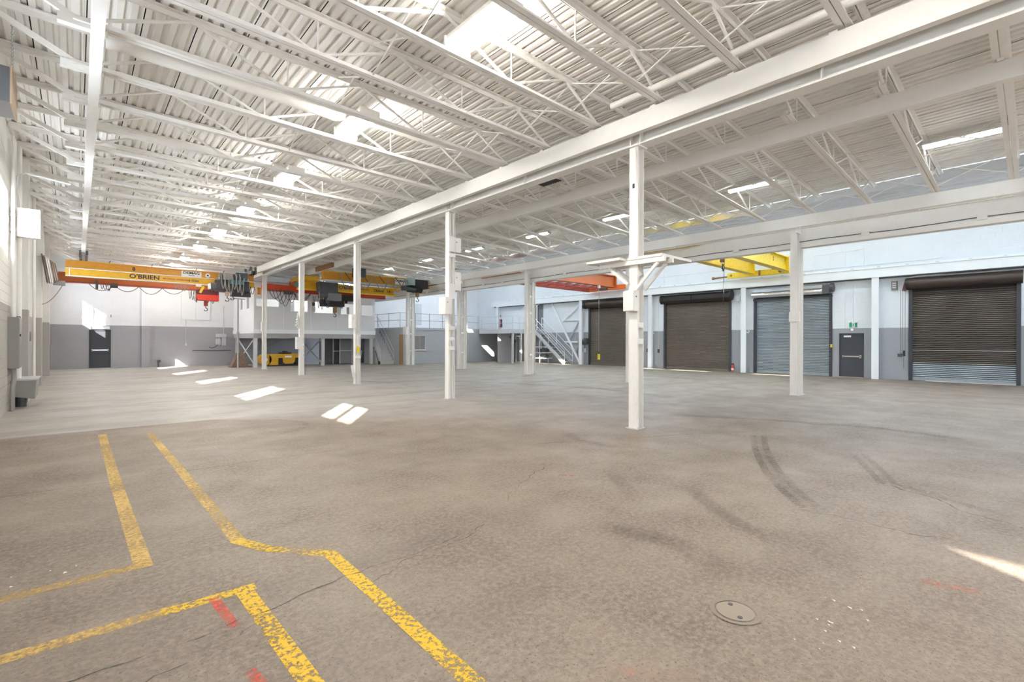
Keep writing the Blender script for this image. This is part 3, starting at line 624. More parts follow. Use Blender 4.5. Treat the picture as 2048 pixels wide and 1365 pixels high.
for x in (1.6, 3.22, 4.85): part('panel_joint', M().box(x, x + .03, -.012, 0, OZ0 + .22, OZ1), COOLWHITE, of)
part('cornice', M().box(-.04, 7.54, -.04, 0, OZ1 - .05, OZ1 + .03).box(-.04, 0, 0, 4.9, OZ1 - .05, OZ1 + .03), COOLWHITE, of)
for a, b_, c, d_ in fw:
    f = part('window_frame', M().box(a, b_, -.015, .06, c, c + .03).box(a, b_, -.015, .06, d_ - .03, d_).box(a, a + .03, -.015, .06, c, d_).box(b_ - .03, b_, -.015, .06, c, d_), COOLWHITE, of)
    part('pane', M().box(a + .03, b_ - .03, .02, .026, c + .03, d_ - .03), GLASS, f)
for a, b_, c, d_ in sw: part('pane', M().box(.04, .046, a, b_, c, d_), mat('dim_glass', (0.35, 0.37, 0.4), .15), of)
part('inner_door_frame', M().box(5.62, 5.78, 2.5, 2.6, OZ0, 4.0).box(5.78, 6.3, 2.5, 2.6, 3.86, 4.0), mat('slate_trim', (.16, .18, .2), .5), of)
part('inner_panel', M().box(6.62, 6.75, 2.45, 2.6, 3.5, 3.95), DKGREY, of)
part('inner_cabinet', M().box(2.35, 2.42, .6, 1.6, OZ0, 4.0), LGREY, of)
part('notice', M().box(3.28, 3.46, -.03, -.015, 3.75, 3.98), DKGREY, of); part('notice', M().box(3.26, 3.48, -.03, -.015, 3.4, 3.7), mat('buff_paper', (.6, .58, .5), .6), of)
part('added_office_light', M().box(1.5, 6.3, 1.0, 1.5, OZ1 - .16, OZ1 - .09), OFFICE_FILL, of)  # glowing panel added to light the office interior
for (x, y) in ((.1, .12), (4.0, .12), (7.28, .12), (.1, 4.4), (4.0, 4.4), (7.28, 4.4)):
    part('leg', M().box(x - .09, x + .09, y - .09, y - .07, 0, OZ0 - .1).box(x - .09, x + .09, y + .07, y + .09, 0, OZ0 - .1).box(x - .01, x + .01, y - .07, y + .07, 0, OZ0 - .1), LGREY, of)
for p, q in (((.1, .2, .12), (.1, 4.3, 1.75)), ((.1, 4.3, .12), (.1, .2, 1.75)), ((4.0, .2, .12), (4.0, 4.3, 1.75)), ((4.0, 4.3, .12), (4.0, .2, 1.75))): part('cross_brace', M().bar(p, q, .05, .06), LGREY, of)
for p, q in (((.2, 3.9, .3), (3.2, 3.9, 1.8)),): part('cross_brace', M().bar(p, q, .05, .06), GREYP, of)
part('edge_beam', M().box(0, 7.5, .02, .1, OZ0 - .3, OZ0 - .12).box(0, .1, .1, 4.8, OZ0 - .3, OZ0 - .12), GREYP, of)
part('storage_wall', M().box(4.6, 7.4, 2.2, 2.3, 0, OZ0 - .12), mat('dark_store_wall', (.16, .16, .17), .7, 0, .2, 3), of)
single('sprinkler_riser', M().cyl((6.75, 30.6, 0), (6.75, 30.6, 3.95), .04, 8).bar((6.35, 30.6, 3.95), (7.1, 30.6, 3.95), .05, .05).cyl((6.75, 30.6, 1.95), (6.75, 30.6, 2.05), .07, 8), GREYP, 'grey standpipe with a T top at the corner of the raised office', 'pipe', smooth=True)
t = thing('mesh_gate', 'grey framed mesh gate under the raised office', 'gate', (12.6, 31.6, 0))
part('gate_frame', M().box(0, .04, 0, .04, 0, 1.85).box(.45, .5, 0, .04, 0, 1.85).box(1.3, 1.35, 0, .04, 0, 1.85).box(.45, 1.35, 0, .04, .9, .95).box(.45, 1.35, 0, .04, 1.78, 1.85).box(0, .5, 0, .04, .86, .91), LGREY, t)
part('gate_infill', M().box(.5, 1.3, .01, .02, 0.05, 1.78), mat('gate_mesh_grey', (.2, .2, .21), .6), t)
t = thing('pallet_truck', 'black hand cart wheels by the stair foot', 'cart', (14.98, 29.6, 0)); part('wheel', M().cyl((-.1, 0, .12), (-.04, 0, .12), .12, 14), BLACK, t); part('cart_frame', M().bar((-.08, .05, .12), (-.14, .35, .9), .04, .04), DKGREY, t)
t = thing('loose_panels', 'dark scrap boards leaning under the raised office', 'boards', (14.05, 31.9, 0))
for i, h in enumerate((1.5, 1.2, 1.65, .9)): part('board', M().bar((.2 * i, .25, 0), (.2 * i + .06, -.02, h), .18, .03, (0, 1, 0)), (DKGREY, RUST, GREYP, LGREY)[i], t)
# yellow machine and rusty hopper under the office
t = thing('yellow_sweeper', 'yellow and black machine lying under the raised office', 'machine', (8.45, 31.6, 0))
part('drum_cover', M().cyl((.0, -.1, .42), (.0, .5, .42), .34, 20), YELLOW, t, smooth=True, label='round yellow drum housing'); part('end_disc', M().cyl((-.02, -.14, .42), (-.02, -.1, .42), .12, 16), COOLWHITE, t)
part('left_box', M().box(.2, .72, -.1, .6, .06, .74), YELLOW, t); part('top_beam', M().box(.72, 2.1, -.08, .1, .5, .76), YELLOW, t)
part('bucket', M().prism([(1.0, .5), (1.75, .5), (1.72, .25), (1.6, .14), (1.15, .14), (1.02, .25)], 'y', -.02, .45), YELLOW, t)
part('skid', M().box(.1, 2.2, -.12, .6, .0, .08), BLACK, t); part('side_plate', M().box(.78, .98, .0, .4, .1, .5), BLACK, t); part('side_plate', M().box(1.78, 2.1, .0, .4, .1, .5), BLACK, t)
part('logo_patch', M().box(1.1, 1.5, -.09, -.08, .52, .64), SIGNW, t); part('rim', M().cyl((1.2, .2, .76), (1.2, .2, .84), .38, 18), BLACK, t, smooth=True); part('hub', M().cyl((1.2, .2, .84), (1.2, .2, .93), .16, 14), DKGREY, t)
t = thing('steel_hopper', 'rusty tapered steel hopper on the floor beside the raised office', 'hopper', (7.0, 31.5, 0))
part('hopper_body', M().add([(-.42, -.3, .08), (.42, -.3, .08), (.42, .3, .08), (-.42, .3, .08), (-.16, -.12, .84), (.2, -.12, .84), (.2, .12, .84), (-.16, .12, .84)], [(0, 3, 2, 1), (4, 5, 6, 7), (0, 1, 5, 4), (1, 2, 6, 5), (2, 3, 7, 6), (3, 0, 4, 7)]), RUST, t)
part('base_plate', M().box(-.46, .62, -.34, .34, 0, .08), RUST, t)
for p, q in (((-.4, -.31, .08), (-.05, -.13, .84)), ((.02, -.31, .08), (-.05, -.13, .84)), ((.4, -.31, .08), (.19, -.13, .84))): part('rib', M().bar(p, q, .05, .05), RUST, t)

# ------------------------------------------------------------------ stair by the office, grey block room
t = thing('concrete_stair', 'grey stair with pipe handrail between raised office and block room', 'stair', (15.12, 29.7, 0))
for i in range(10):
    part('tread', M().box(0, .95, i * .24, 2.6, i * .235, (i + 1) * .235), LGREY, t)
hr = LGREY
for x in (.0, .95):
    part('handrail', M().tube([(x, .05, .95), (x, 2.35, 3.25), (x, 2.6, 3.3)], .022, 8), hr, t); part('handrail', M().tube([(x, .05, .5), (x, 2.35, 2.8)], .018, 8), hr, t)
    for y, z in ((.05, .0), (1.2, 1.15), (2.35, 2.3)): part('rail_post', M().cyl((x, y, z), (x, y, z + .95), .02, 8), hr, t)
BR = thing('block_room', 'grey painted block room with a flat roof deck', 'room', (16.08, 28.85, 0))
bh = [(1.05, 1.95, .95, 1.98), (-.0, .22, 0, 2.02)]
part('front_wall', wall_y(M(), 0, .15, 0, 9.75, 0, 2.35, bh), W_BLOCK, BR); part('side_wall', M().box(0, .15, .15, 4.1, 0, 2.35), W_BLOCK, BR); part('side_wall', M().box(9.6, 9.75, .15, 4.1, 0, 2.35), W_BLOCK, BR)
part('roof_deck', M().box(0, 9.8, -.06, 4.1, 2.35, 2.5).box(-.96, 0, 3.48, 4.1, 2.35, 2.5), GREYP, BR)
part('door_leaf', M().box(0, .22, .05, .1, 0, 2.02), BROWN, BR, label='narrow reddish brown door')
wf = part('window_frame', M().box(1.05, 1.95, -.02, .1, .95, 1.0).box(1.0, 2.0, -.08, .02, .9, .95).box(1.05, 1.08, -.02, .1, 1.0, 1.98).box(1.92, 1.95, -.02, .1, 1.0, 1.98).box(1.05, 1.95, -.02, .1, 1.94, 1.98).box(1.49, 1.52, -.01, .08, 1.0, 1.94), LGREY, BR)
part('pane', M().box(1.08, 1.49, .05, .056, 1.0, 1.94), mat('dusty_glass', (.22, .21, .2), .2), wf); part('pane', M().box(1.52, 1.92, .04, .046, 1.0, 1.94), MC['dusty_glass'], wf)
part('back_void', M().box(1.0, 2.0, .3, .32, .9, 2.0), DKGREY, BR)
rt = thing('deck_railing', 'thin pipe guard rail along the block room roof', 'railing', (16.08, 28.9, 2.5))
for z in (.5, .98): part('rail', M().tube([(-.9, 3.4, z), (-.02, 3.3, z), (.02, .05, z), (6.75, 0, z)], .02, 6), GREYP, rt)
for x, y in ((0, 3.3), (0, 1.6), (0, 0), (1.2, 0), (2.3, 0), (3.4, 0), (4.5, 0), (5.6, 0), (6.75, 0)): part('rail_post', M().cyl((x, y, 0), (x, y, .98), .02, 6), GREYP, rt)
d = thing('door_3', 'white panel door with frame above the block room roof', 'door', (19.0, 33.0, 2.5), kind='structure')
part('door_leaf', M().box(.1, 1.2, -.03, 0, .0, 2.0), mat('pale_grey_door', (.6, .63, .68), .4), d); part('door_frame', M().box(0, .1, -.06, 0, 0, 2.1).box(1.2, 1.3, -.06, 0, 0, 2.1).box(0, 1.3, -.06, 0, 2.0, 2.1), COOLWHITE, d); part('step', M().box(-.1, 2.0, -.8, -.06, 0, .3), COOLWHITE, d)
# platform and metal stair in the right corner
pf = thing('corner_platform', 'grey steel landing on posts in the right corner', 'platform', (22.8, 25.0, 0))
part('deck', M().box(0, 3.05, 0, 3.75, 2.3, 2.4), LGREY, pf); part('fascia', M().box(0, 3.05, -.06, 0, 2.14, 2.46).prism([(0, 2.14), (0, 2.46), (-.35, 2.14)], 'y', -.04, 0), LGREY, pf); part('fascia', M().box(-.06, 0, 0, 3.75, 2.14, 2.46), LGREY, pf)
for x in (.05, .85, 1.65, 2.9): part('leg', M().box(x - .06, x + .06, .0, .12, 0, 2.14), LGREY, pf)
part('knee_bracket', M().bar((.4, .05, 1.95), (.82, .05, 1.95), .05, .06).bar((.62, .05, 1.93), (.83, .05, 1.7), .05, .05), LGREY, pf)
part('back_panel', M().box(.0, 1.9, 1.6, 1.65, 0, 2.3), GREYP, pf)
for z in (.5, .98): part('rail', M().tube([(0, 3.5, z + 2.4), (0, 0, z + 2.4), (1.9, 0, z + 2.4)], .02, 6), LGREY, pf)
for x, y in ((0, 3.5), (0, 1.8), (0, 0), (.65, 0), (1.3, 0), (1.9, 0)): part('rail_post', M().cyl((x, y, 2.4), (x, y, 3.38), .02, 6), LGREY, pf)
t = thing('metal_stair', 'grey open metal stair rising to the corner landing', 'stair', (24.85, 21.95, 0))
for x in (0, .85): part('stringer', M().bar((x, .02, .06), (x, 3.02, 2.42), .06, .24), LGREY, t)
for i in range(12): part('tread', M().box(.03, .82, .02 + i * .247, .27 + i * .247, .17 + i * .19, .20 + i * .19), GREYP, t)
for x in (0, .85):
    for z in (.55, .98): part('handrail', M().tube([(x, .0, z), (x, 3.0, z + 2.38)], .02, 6), COOLWHITE, t)
    for y in (0, 1.5, 3.0): part('rail_post', M().cyl((x, y, y * .79), (x, y, y * .79 + .98), .02, 6), COOLWHITE, t)
t = thing('parts_rack', 'pale steel shelf rack standing under the corner landing', 'rack', (24.55, 23.6, 0))
for z in (.35, .75, 1.15): part('shelf', M().box(0, .9, 0, .9, z, z + .05), COOLWHITE, t)
for x in (0, .9): part('upright', M().box(x - .02, x + .02, .43, .47, 0, 1.6), LGREY, t)
for i, z in enumerate((.40, .80)): part('bin', M().box(.1, .6, .1, .7, z, z + .24), DKGREY, t)
t = thing('pipe_manifold', 'dark valve pipes between the posts under the corner landing', 'pipes', (23.75, 26.4, 0))
part('pipe', M().tube([(0, 0, 1.9), (.5, 0, 1.9), (.5, 0, 1.3), (.2, 0, 1.3)], .05, 8), RUST, t); part('pipe', M().tube([(.3, .1, 2.1), (.3, .1, 1.6), (.65, .1, 1.6), (.65, .1, 0)], .05, 8), DKGREY, t); part('valve', M().cyl((.5, -.08, 1.6), (.5, .08, 1.6), .12, 10), DKGREY, t)
d = thing('door_4', 'dark grey door in the right wall at the head of the metal stair', 'door', (XR, 25.0, 2.42), kind='structure'); part('door_leaf', M().box(.05, .1, .05, .55, 0, 1.95), SLATEGREY, d); part('door_frame', M().box(-.02, .12, 0, .05, 0, 2.0).box(-.02, .12, .8, .85, 0, 2.0).box(-.02, .12, 0, .85, 1.95, 2.0), SLATEGREY, d); part('door_void', M().box(.15, .2, .05, .8, 0, 1.95), BLACK, d)
t = thing('hose_cabinet', 'maroon fire cabinet on the right wall above the guard rail', 'cabinet', (XR - .12, 29.7, 2.75)); part('cabinet_body', M().box(0, .12, 0, .45, 0, .62), MAROON, t); part('alarm_bell', M().cyl((.06, .25, .9), (.12, .25, .9), .1, 12), MAROON, t); part('cabinet_glass', M().box(-.01, 0, .05, .3, .05, .57), mat('pink_notice', (.5, .3, .32), .5), t)

# ------------------------------------------------------------------ right wall: crane beam, posts, bracing, doors
b = thing('crane_runway', 'white crane runway girder on the right wall above the roller doors', 'beam', (25.55, 0, 4.40))
part('rail', M().box(-.1, .22, YN, 30.5, .0, .40).box(-.14, .24, YN, 30.5, .38, .42), COOLWHITE, b); part('rail_head', M().box(-.02, .04, YN, 30.5, .42, .48), COOLWHITE, b)
clip = M().box(-.12, -.06, -.05, .05, .42, .45).mesh('rail_clip', LGREY)
for i in range(34): inst('rail_clip', clip, b, (0, -3 + i * .95, 0))
single('wall_ledge', M().box(25.72, 25.88, YN, 30.5, 4.36, 4.40), DKGREY, 'dark grey angle under the right wall crane girder', 'ledge')  # plain dark grey strip below the crane girder
posts = [(4.72, 'between the exit door and the dark brown roller door'), (10.25, 'left of the grey roller door'), (15.72, 'between the two brown roller doors'), (21.1, 'beside the metal stair'), (29.9, 'in the far right corner')]
for i, (y, w) in enumerate(posts):
    t = thing('wall_post', f'white steel wall post {w}', 'column', (25.52, y - .12, 0), 'posts of the right wall')
    part('flange', M().box(0, .02, 0, .26, 0, 4.4), COOLWHITE, t); part('web', M().box(.02, .36, .12, .14, 0, 4.4), COOLWHITE, t)
    if i in (1, 2): part('ring_bracket', M().tube([(.02, -.02, 2.1), (.02, -.12, 2.05), (.02, -.16, 2.15), (.02, -.12, 2.24)], .02, 6), COOLWHITE, t)
t = thing('wall_bracing', 'white diagonal wall bracing beside the metal stair', 'brace', (25.8, 21.3, 0))
part('brace_bar', M().bar((0, 0.05, .05), (0, 2.75, 4.38), .08, .14), COOLWHITE, t); part('brace_bar', M().bar((0, 1.75, 3.0), (0, .1, 4.1), .05, .07), COOLWHITE, t); part('brace_bar', M().bar((0, 1.0, 1.75), (0, .1, 3.05), .05, .07), GREYP, t); part('brace_bar', M().bar((0, .45, .85), (0, .1, 1.5), .05, .07), GREYP, t)
for z in (1.55, 3.1): part('brace_bar', M().bar((0, .1, z), (0, 1.45, z), .05, .1), COOLWHITE, t)
SLATP = .0755
def slat(width, m):
    prof = [(.012, 0), (-.014, .010), (-.024, .036), (-.018, .054), (.008, SLATP - .013), (.020, SLATP - .013), (.018, .0)]
    return M().prism(prof, 'y', 0, width).mesh('slat', m, False)
def roller(n, y0, y1, label, sm, hoodm, hood, ztop=3.84, low=None, skip=0.0):
    d = thing(f'door_{n}', label, 'roller door', (XR - .03, y0, 0), kind='structure'); w = y1 - y0
    me = slat(w - .1, sm); mel = slat(w - .1, low) if low else None; ns = int((ztop - .12) / SLATP)
    for i in range(ns): inst('slat', mel if (mel and i < 8) else me, d, (.10, .05, .1 + i * SLATP))
    part('bottom_bar', M().box(.06, .13, .04, w - .04, 0.015, .105), GALV if low or sm is GRSLAT else BRSLAT, d)
    for a in (0, w - .06): part('guide_rail', M().box(-.02, .16, a - .03, a + .09, 0, ztop + .05), DARKDOOR, d)
    part('door_backing', M().box(.2, .24, 0, w, 0, 3.9), BLACK, d)  # black sheet added to stop sky light and darken the slat gaps
    if hood == 'round': part('hood', M().cyl((-.12, -.08, ztop + .24), (-.12, w + .08, ztop + .24), .25, 20), hoodm, d, smooth=True)
    if hood == 'hex':
        pr = [(.0, .0), (-.2, -.04), (-.36, .12), (-.36, .34), (-.24, .46), (0, .46)]
        part('hood', M().prism([(x, z + ztop) for x, z in pr], 'y', -.12, w * .52), hoodm, d); part('hood', M().prism([(x * .97, z + ztop) for x, z in pr], 'y', w * .53, w + .12), hoodm, d)
    if hood == 'roll':
        part('roll_barrel', M().cyl((-.12, -.1, ztop + .2), (-.12, w + .05, ztop + .2), .15, 18), CHROME, d, smooth=True); part('hood', M().box(-.05, 0, -.1, w + .05, ztop + .3, ztop + .5), GALV, d); part('lintel_bar', M().box(-.04, 0, -.05, w + .05, ztop - .08, ztop + .0), DARKDOOR, d)
    return d, w
d, w = roller(5, *DOORS[0], 'brown roller door beside the metal stair', BRSLAT, HOODBR, 'round'); part('chain_gear', M().cyl((-.2, w + .1, 4.05), (-.2, w + .26, 4.05), .24, 14).box(-.3, -.1, w + .12, w + .3, 3.9, 4.3), BLACK, d)
d, w = roller(6, *DOORS[1], 'brown roller door with a black angular hood', BRSLAT, HOOD, 'hex'); part('chain_gear', M().cyl((-.3, -.12, 4.1), (-.3, -.2, 4.1), .24, 14), BLACK, d)
d, w = roller(7, *DOORS[2], 'grey galvanized roller door beside the exit door', GRSLAT, GALV, 'roll', 3.78); part('motor', M().box(-.4, -.12, .0, .28, 3.85, 4.25).cyl((-.25, -.15, 4.1), (-.25, -.02, 4.1), .2, 12), DKGREY, d); part('padlock_hasp', M().box(-.05, .0, -.04, .03, 1.35, 1.5), BRIGHTYEL, d)
d, w = roller(8, *DOORS[3], 'dark brown roller door with galvanized bottom slats at the frame edge', DBRSLAT, HOODBR, 'round', 3.80, GRSLAT)
part('seam_bar', M().box(.07, .085, .05, w - .05, 1.26, 1.285), GALV, d); part('seam_bar', M().box(.07, .085, .05, w - .05, .74, .76), GALV, d); part('gear_bracket', M().bar((-.2, w + .16, 3.75), (-.2, w + .05, 4.25), .1, .12), MAROON, d); part('chain_gear', M().cyl((-.2, w + .0, 4.05), (-.2, w + .1, 4.05), .2, 12), BLACK, d)
part('top_conduit', M().tube([(-.1, w, 4.32), (-.1, w * .7, 4.36), (-.14, w * .4, 4.5), (-.14, -3, 4.52)], .03, 8), COOLWHITE, d)
part('sill_light_strip', M().box(.05, .2, .1, w - .5, .0, .014), SIGNW, d)  # white strip painted as daylight showing under the door
d = thing('door_9', 'charcoal exit door with a silver push bar in the right wall', 'door', (XR, 5.2, 0), kind='structure')
part('door_frame', M().box(-.03, .1, 0, .05, 0, 2.0).box(-.03, .1, .88, .93, 0, 2.0).box(-.03, .1, 0, .93, 1.95, 2.0), DARKDOOR, d); part('door_leaf', M().box(.02, .07, .05, .88, .02, 1.95), mat('navy_charcoal_door', (.04, .045, .06), .4), d)
part('push_bar', M().box(-.06, -.01, .1, .78, .92, .98).box(-.06, .02, .08, .16, .87, 1.02).box(-.06, .02, .74, .8, .9, 1.0), CHROME, d); part('sticker', M().box(.012, .02, .48, .76, 1.82, 1.9), SIGNW, d); part('threshold', M().box(-.06, .1, 0, .93, 0, .025), TAN, d)
t = thing('exit_sign', 'green running-man exit sign above the right wall door', 'sign', (XR - .08, 5.42, 2.26))
part('sign_case', M().box(0, .08, 0, .32, 0, .22), COOLWHITE, t); part('sign_face', M().box(-.006, 0, .01, .31, .01, .21), GREEN, t)
pict = M().box(-.012, -.006, .10, .20, .01, .21)
part('pictogram_panel', pict, SIGNW, t); part('pictogram', M().cyl((-.016, .15, .175), (-.012, .15, .175), .018, 10).bar((-.014, .15, .155), (-.014, .155, .09), .004, .035, (0, 1, 0)).bar((-.014, .155, .09), (-.014, .125, .03), .004, .02, (0, 1, 0)).bar((-.014, .155, .09), (-.014, .185, .04), .004, .02, (0, 1, 0)).bar((-.014, .15, .145), (-.014, .115, .12), .004, .014, (0, 1, 0)).bar((-.014, .15, .145), (-.014, .19, .13), .004, .014, (0, 1, 0)), GREEN, t)
part('emergency_lamp', M().cyl((.02, .03, .24), (-.06, .03, .26), .045, 10).cyl((.02, .29, .24), (-.06, .29, .26), .045, 10), SIGNW, t); part('emergency_lamp', M().cyl((.0, .19, -.1), (-.06, .19, -.1), .055, 10), SIGNW, t)
part('conduit', M().cyl((.05, .16, .22), (.05, .16, 1.9), .012, 6), COOLWHITE, t)
t = thing('wall_heater', 'grey-brown louvred box high on the right wall', 'heater', (XR - .15, 4.02, 3.83)); part('box_body', M().box(0, .15, 0, .2, 0, .38), mat('taupe_enamel', (.16, .14, .13), .5), t)
for i in range(3): part('louvre_blade', M().box(-.01, 0, .04, .16, .08 + i * .09, .12 + i * .09), LGREY, t)
t = thing('pull_chain', 'pair of long pull chains with a grab block beside the dark brown roller door', 'chain', (XR - .2, 3.84, 1.0))
for x, y in ((0, -.02), (0, -.1), (.02, .06)): part('chain', M().cyl((x, y, .05), (x, y - .0, 2.8), .007, 5), DKGREY, t)
part('grab_block', M().box(-.06, .06, .0, .14, -.02, .12), DKGREY, t); part('chain_tail', M().cyl((0, -.06, -.5), (0, -.06, .06), .008, 5), DKGREY, t); part('ratchet', M().box(-.05, .05, -.1, -.04, .02, .25), BLACK, t)
for y, z, lab in ((15.95, .95, 'dark pull-cord handle on the panel left of the wall post by the two brown doors'), (15.2, .92, 'dark pull-cord handle right of the wall post by the two brown doors')):
    t = thing('pull_chain', lab, 'chain', (XR - .26, y, z)); part('grab_block', M().box(-.04, .04, -.05, .05, 0, .22), DKGREY, t); part('chain', M().cyl((0, 0, .2), (0, 0, 3.45), .008, 5), LGREY, t)
t = thing('fire_extinguisher', 'small red fire extinguisher on the floor by the brown roller door', 'extinguisher', (XR - .22, 10.87, 0)); part('cylinder', M().cyl((0, 0, 0), (0, 0, .34), .065, 14).cyl((0, 0, .34), (0, 0, .40), .065, 14, .03), RED, t, smooth=True); part('valve', M().box(-.02, .02, -.06, .03, .40, .45), BLACK, t); part('label_band', M().cyl((0, 0, .1), (0, 0, .2), .067, 14), SIGNW, t); part('hose', M().tube([(0, -.05, .43), (0, -.1, .3), (0, -.08, .15)], .012, 6), BLACK, t)
t = thing('door_operator', 'grey motor and control boxes left of the first brown roller door', 'motor', (XR - .3, 20.78, 1.2)); part('motor', M().cyl((.1, .0, .35), (.1, .4, .35), .17, 14).box(0, .25, -.1, .1, .2, .6), DKGREY, t, smooth=False); part('control_box', M().box(.1, .28, .45, .7, .15, .6), PANEL, t); part('control_box', M().box(.1, .28, .12, .35, -.35, -.08), LGREY, t); part('conduit', M().tube([(.25, .55, .6), (.25, .55, 1.2), (.25, .3, 1.4), (.25, .3, 2.4)], .015, 6), GALV, t)
t = thing('switch_box', 'small white box on the right wall beside the black hood', 'electrical box', (XR - .1, 10.55, 3.75)); part('box_body', M().box(0, .1, 0, .28, 0, .28), COOLWHITE, t); part('box_cover', M().box(-.012, 0, .015, .265, .015, .265), COOLWHITE, t)
for i, (pts, lab) in enumerate((([(XR - .02, 7.2, 4.86), (XR - .02, 7.2, 5.7), (XR - .02, 5.2, 5.75), (XR - .02, 5.2, 4.86)], 'white conduit loop on the upper right wall over the exit door'), ([(XR - .02, 12.0, 5.0), (XR - .02, 3.0, 5.02), (XR - .02, 2.6, 5.05)], 'thin white conduit along the upper right wall above the crane girder'), ([(XR - .02, 16.0, 5.45), (XR - .02, 8.0, 5.5)], 'thin white conduit along the upper right wall behind the yellow crane'))):
    single('wall_conduit', M().tube(pts, .014, 6), COOLWHITE, lab, 'conduit', smooth=True)
for i, y in enumerate((-1.0, 2.0, 5.9, 9.0, 12.0, 15.0, 18.0, 21.0, 24.0, 27.0)):
    if i in (2, 5): single('wall_conduit', M().cyl((XR - .015, y, 2.3), (XR - .015, y, 8.5), .012, 6), COOLWHITE, ('vertical white conduit on the right wall over the exit door' if i == 2 else 'vertical white conduit on the right wall between the brown doors'), 'conduit')

# ------------------------------------------------------------------ cranes: window bay
def festoon(t, pts, n, z, sag, m=CABLE, r=.014):
    for i in range(n):
        a = Vector(pts[0]).lerp(Vector(pts[1]), i / n); b_ = Vector(pts[0]).lerp(Vector(pts[1]), (i + 1) / n)
        part('festoon_cable', M().tube(loop(a, b_, sag * (0.8 + .4 * random.random())), r, 5), m, t)
def hook(t, x, y, z, m, bm):
    part('hook_block', M().box(x - .09, x + .09, y - .06, y + .06, z, z + .34), bm, t)
    pts = [(x, y, z), (x, y, z - .1)] + [(x + .085 * math.sin(a), y, z - .19 + .085 * math.cos(a)) for a in [i * PI / 7 for i in range(0, 11)]]
    part('hook', M().tube(pts, .022, 8), m, t)
def coil(t, x, y, z, n, w, h, m, r=.013):
    for i in range(n):
        o = i * w / max(1, n) ; part('cable_loop', M().tube(loop((x + o, y - .05 * (i % 2), z), (x + o + .10 + .05 * (i % 3), y, z), h * (.7 + .1 * (i % 4)), 12), r, 5), m, t)
c = thing('overhead_crane', 'amber single-girder crane with yellow lower beam across the window bay', 'crane', (-.40, 28.5, 4.3))
part('girder', M().box(0, 7.45, .06, .34, .42, .78).box(0, 7.45, .0, .40, .74, .80), AMBER, c)
part('lower_beam', M().box(0, 7.45, -.04, .16, .12, .42), YELLOW, c); part('beam_edge', M().box(0, 7.5, -.10, .2, .42, .45).box(0, 7.5, -.10, .2, .09, .12).box(.12, .15, -.06, -.04, .12, .42), SIGNW, c)
for x in (.58, 7.3):
    part('end_truck', M().box(x - .12, x - .04, -.6, .9, .8, 1.0).box(x + .06, x + .14, -.6, .9, .8, 1.0), DKGREY, c)
    for y in (-.4, .7): part('wheel', M().cyl((x - .14, y, 1.12), (x - .06, y, 1.12), .09, 12).cyl((x + .08, y, 1.12), (x + .16, y, 1.12), .09, 12), DKGREY, c)
for x in (1.45, 3.0, 4.8, 6.0): part('cable_post', M().bar((x, .1, .78), (x + .06, .1, .92), .03, .03), DKGREY, c)
text('lettering', '8', .24, BLKINK, c, (2.35, .055, .62), FACE_NEAR); text('lettering', "O'BRIEN", .27, BLUEINK, c, (2.75, -.045, .27), FACE_NEAR, sx=1.15)
text('lettering', 'MATERIAL HANDLING', .11, REDINK, c, (4.0, -.045, .27), FACE_NEAR)
part('sign_plate', M().box(4.2, 5.05, .045, .06, .46, .74), SIGNW, c); text('lettering', 'DEMAG', .17, BLKINK, c, (4.62, .043, .65), FACE_NEAR, sx=1.2); text('lettering', 'CRANES', .07, BLKINK, c, (4.62, .043, .53), FACE_NEAR)
part('round_badge', M().cyl((5.32, .04, .6), (5.32, .06, .6), .11, 18), SIGNW, c); part('badge_mark', M().cyl((5.32, .035, .6), (5.32, .04, .6), .045, 12), BLUEINK, c)
text('lettering', '5 TON', .14, BLKINK, c, (4.7, -.045, .26), FACE_NEAR); text('lettering', '8', .2, BLKINK, c, (6.5, -.045, .27), FACE_NEAR)
part('maker_strip', M().box(5.75, 6.35, -.055, -.045, .2, .34), mat('pale_yellow_strip', (.8, .66, .25), .5), c)
part('hoist_frame', M().box(5.6, 7.1, -.5, -.1, -.2, .38), DKMACH, c); part('brake_box', M().box(6.3, 7.2, -.4, -.05, -.42, -.18), DKMACH, c); part('hoist_motor', M().cyl((5.35, -.3, .02), (5.95, -.3, .02), .2, 14), DKGREY, c, smooth=True); part('control_box', M().box(6.45, 7.0, -.62, -.45, .42, .80), BLUEGREY, c); part('hoist_drum', M().cyl((5.75, -.3, .5), (6.5, -.3, .5), .24, 16), DKGREY, c, smooth=True); part('control_box', M().box(6.2, 6.8, -.7, -.5, .2, .4), mat('teal_box', (.07, .18, .22), .4), c); part('junction', M().box(5.9, 6.25, -.72, -.45, .4, .72), PANEL, c)
part('end_cap', M().box(5.3, 5.36, -.5, -.1, -.12, .16), COOLWHITE, c); part('trolley_frame', M().box(5.7, 7.1, -.45, -.35, .4, .52), GALV, c)
for i in range(6): part('cable_loop', M().tube(loop((5.75 + .17 * i, -.75, .7), (5.95 + .17 * i, -.78, .62 - .05 * (i % 3)), .75 + .12 * (i % 3), 12), .02, 6), GCABLE, c)
coil(c, 6.45, -.3, .15, 6, .9, .5, CABLE); coil(c, 3.9, -.12, .05, 5, .6, .34, GCABLE); part('pendant', M().bar((4.95, -.2, -.32), (5.1, -.2, .0), .1, .1), BRIGHTYEL, c); part('cable_stub', M().box(4.78, 5.02, -.16, -.1, -.02, .12), SIGNW, c)
hook(c, 6.12, -.3, -.42, DKGREY, TAN); hook(c, 6.35, -.3, -.34, DKGREY, BROWN)
c = thing('overhead_crane', 'orange box-girder crane behind the amber crane in the window bay', 'crane', (-.70, 31.4, 4.1))
part('girder', M().box(0, 8.2, .0, .3, .32, .75), ORANGE, c); part('lower_flange', M().box(0, 7.6, -.05, .35, .26, .32), REDOX, c)
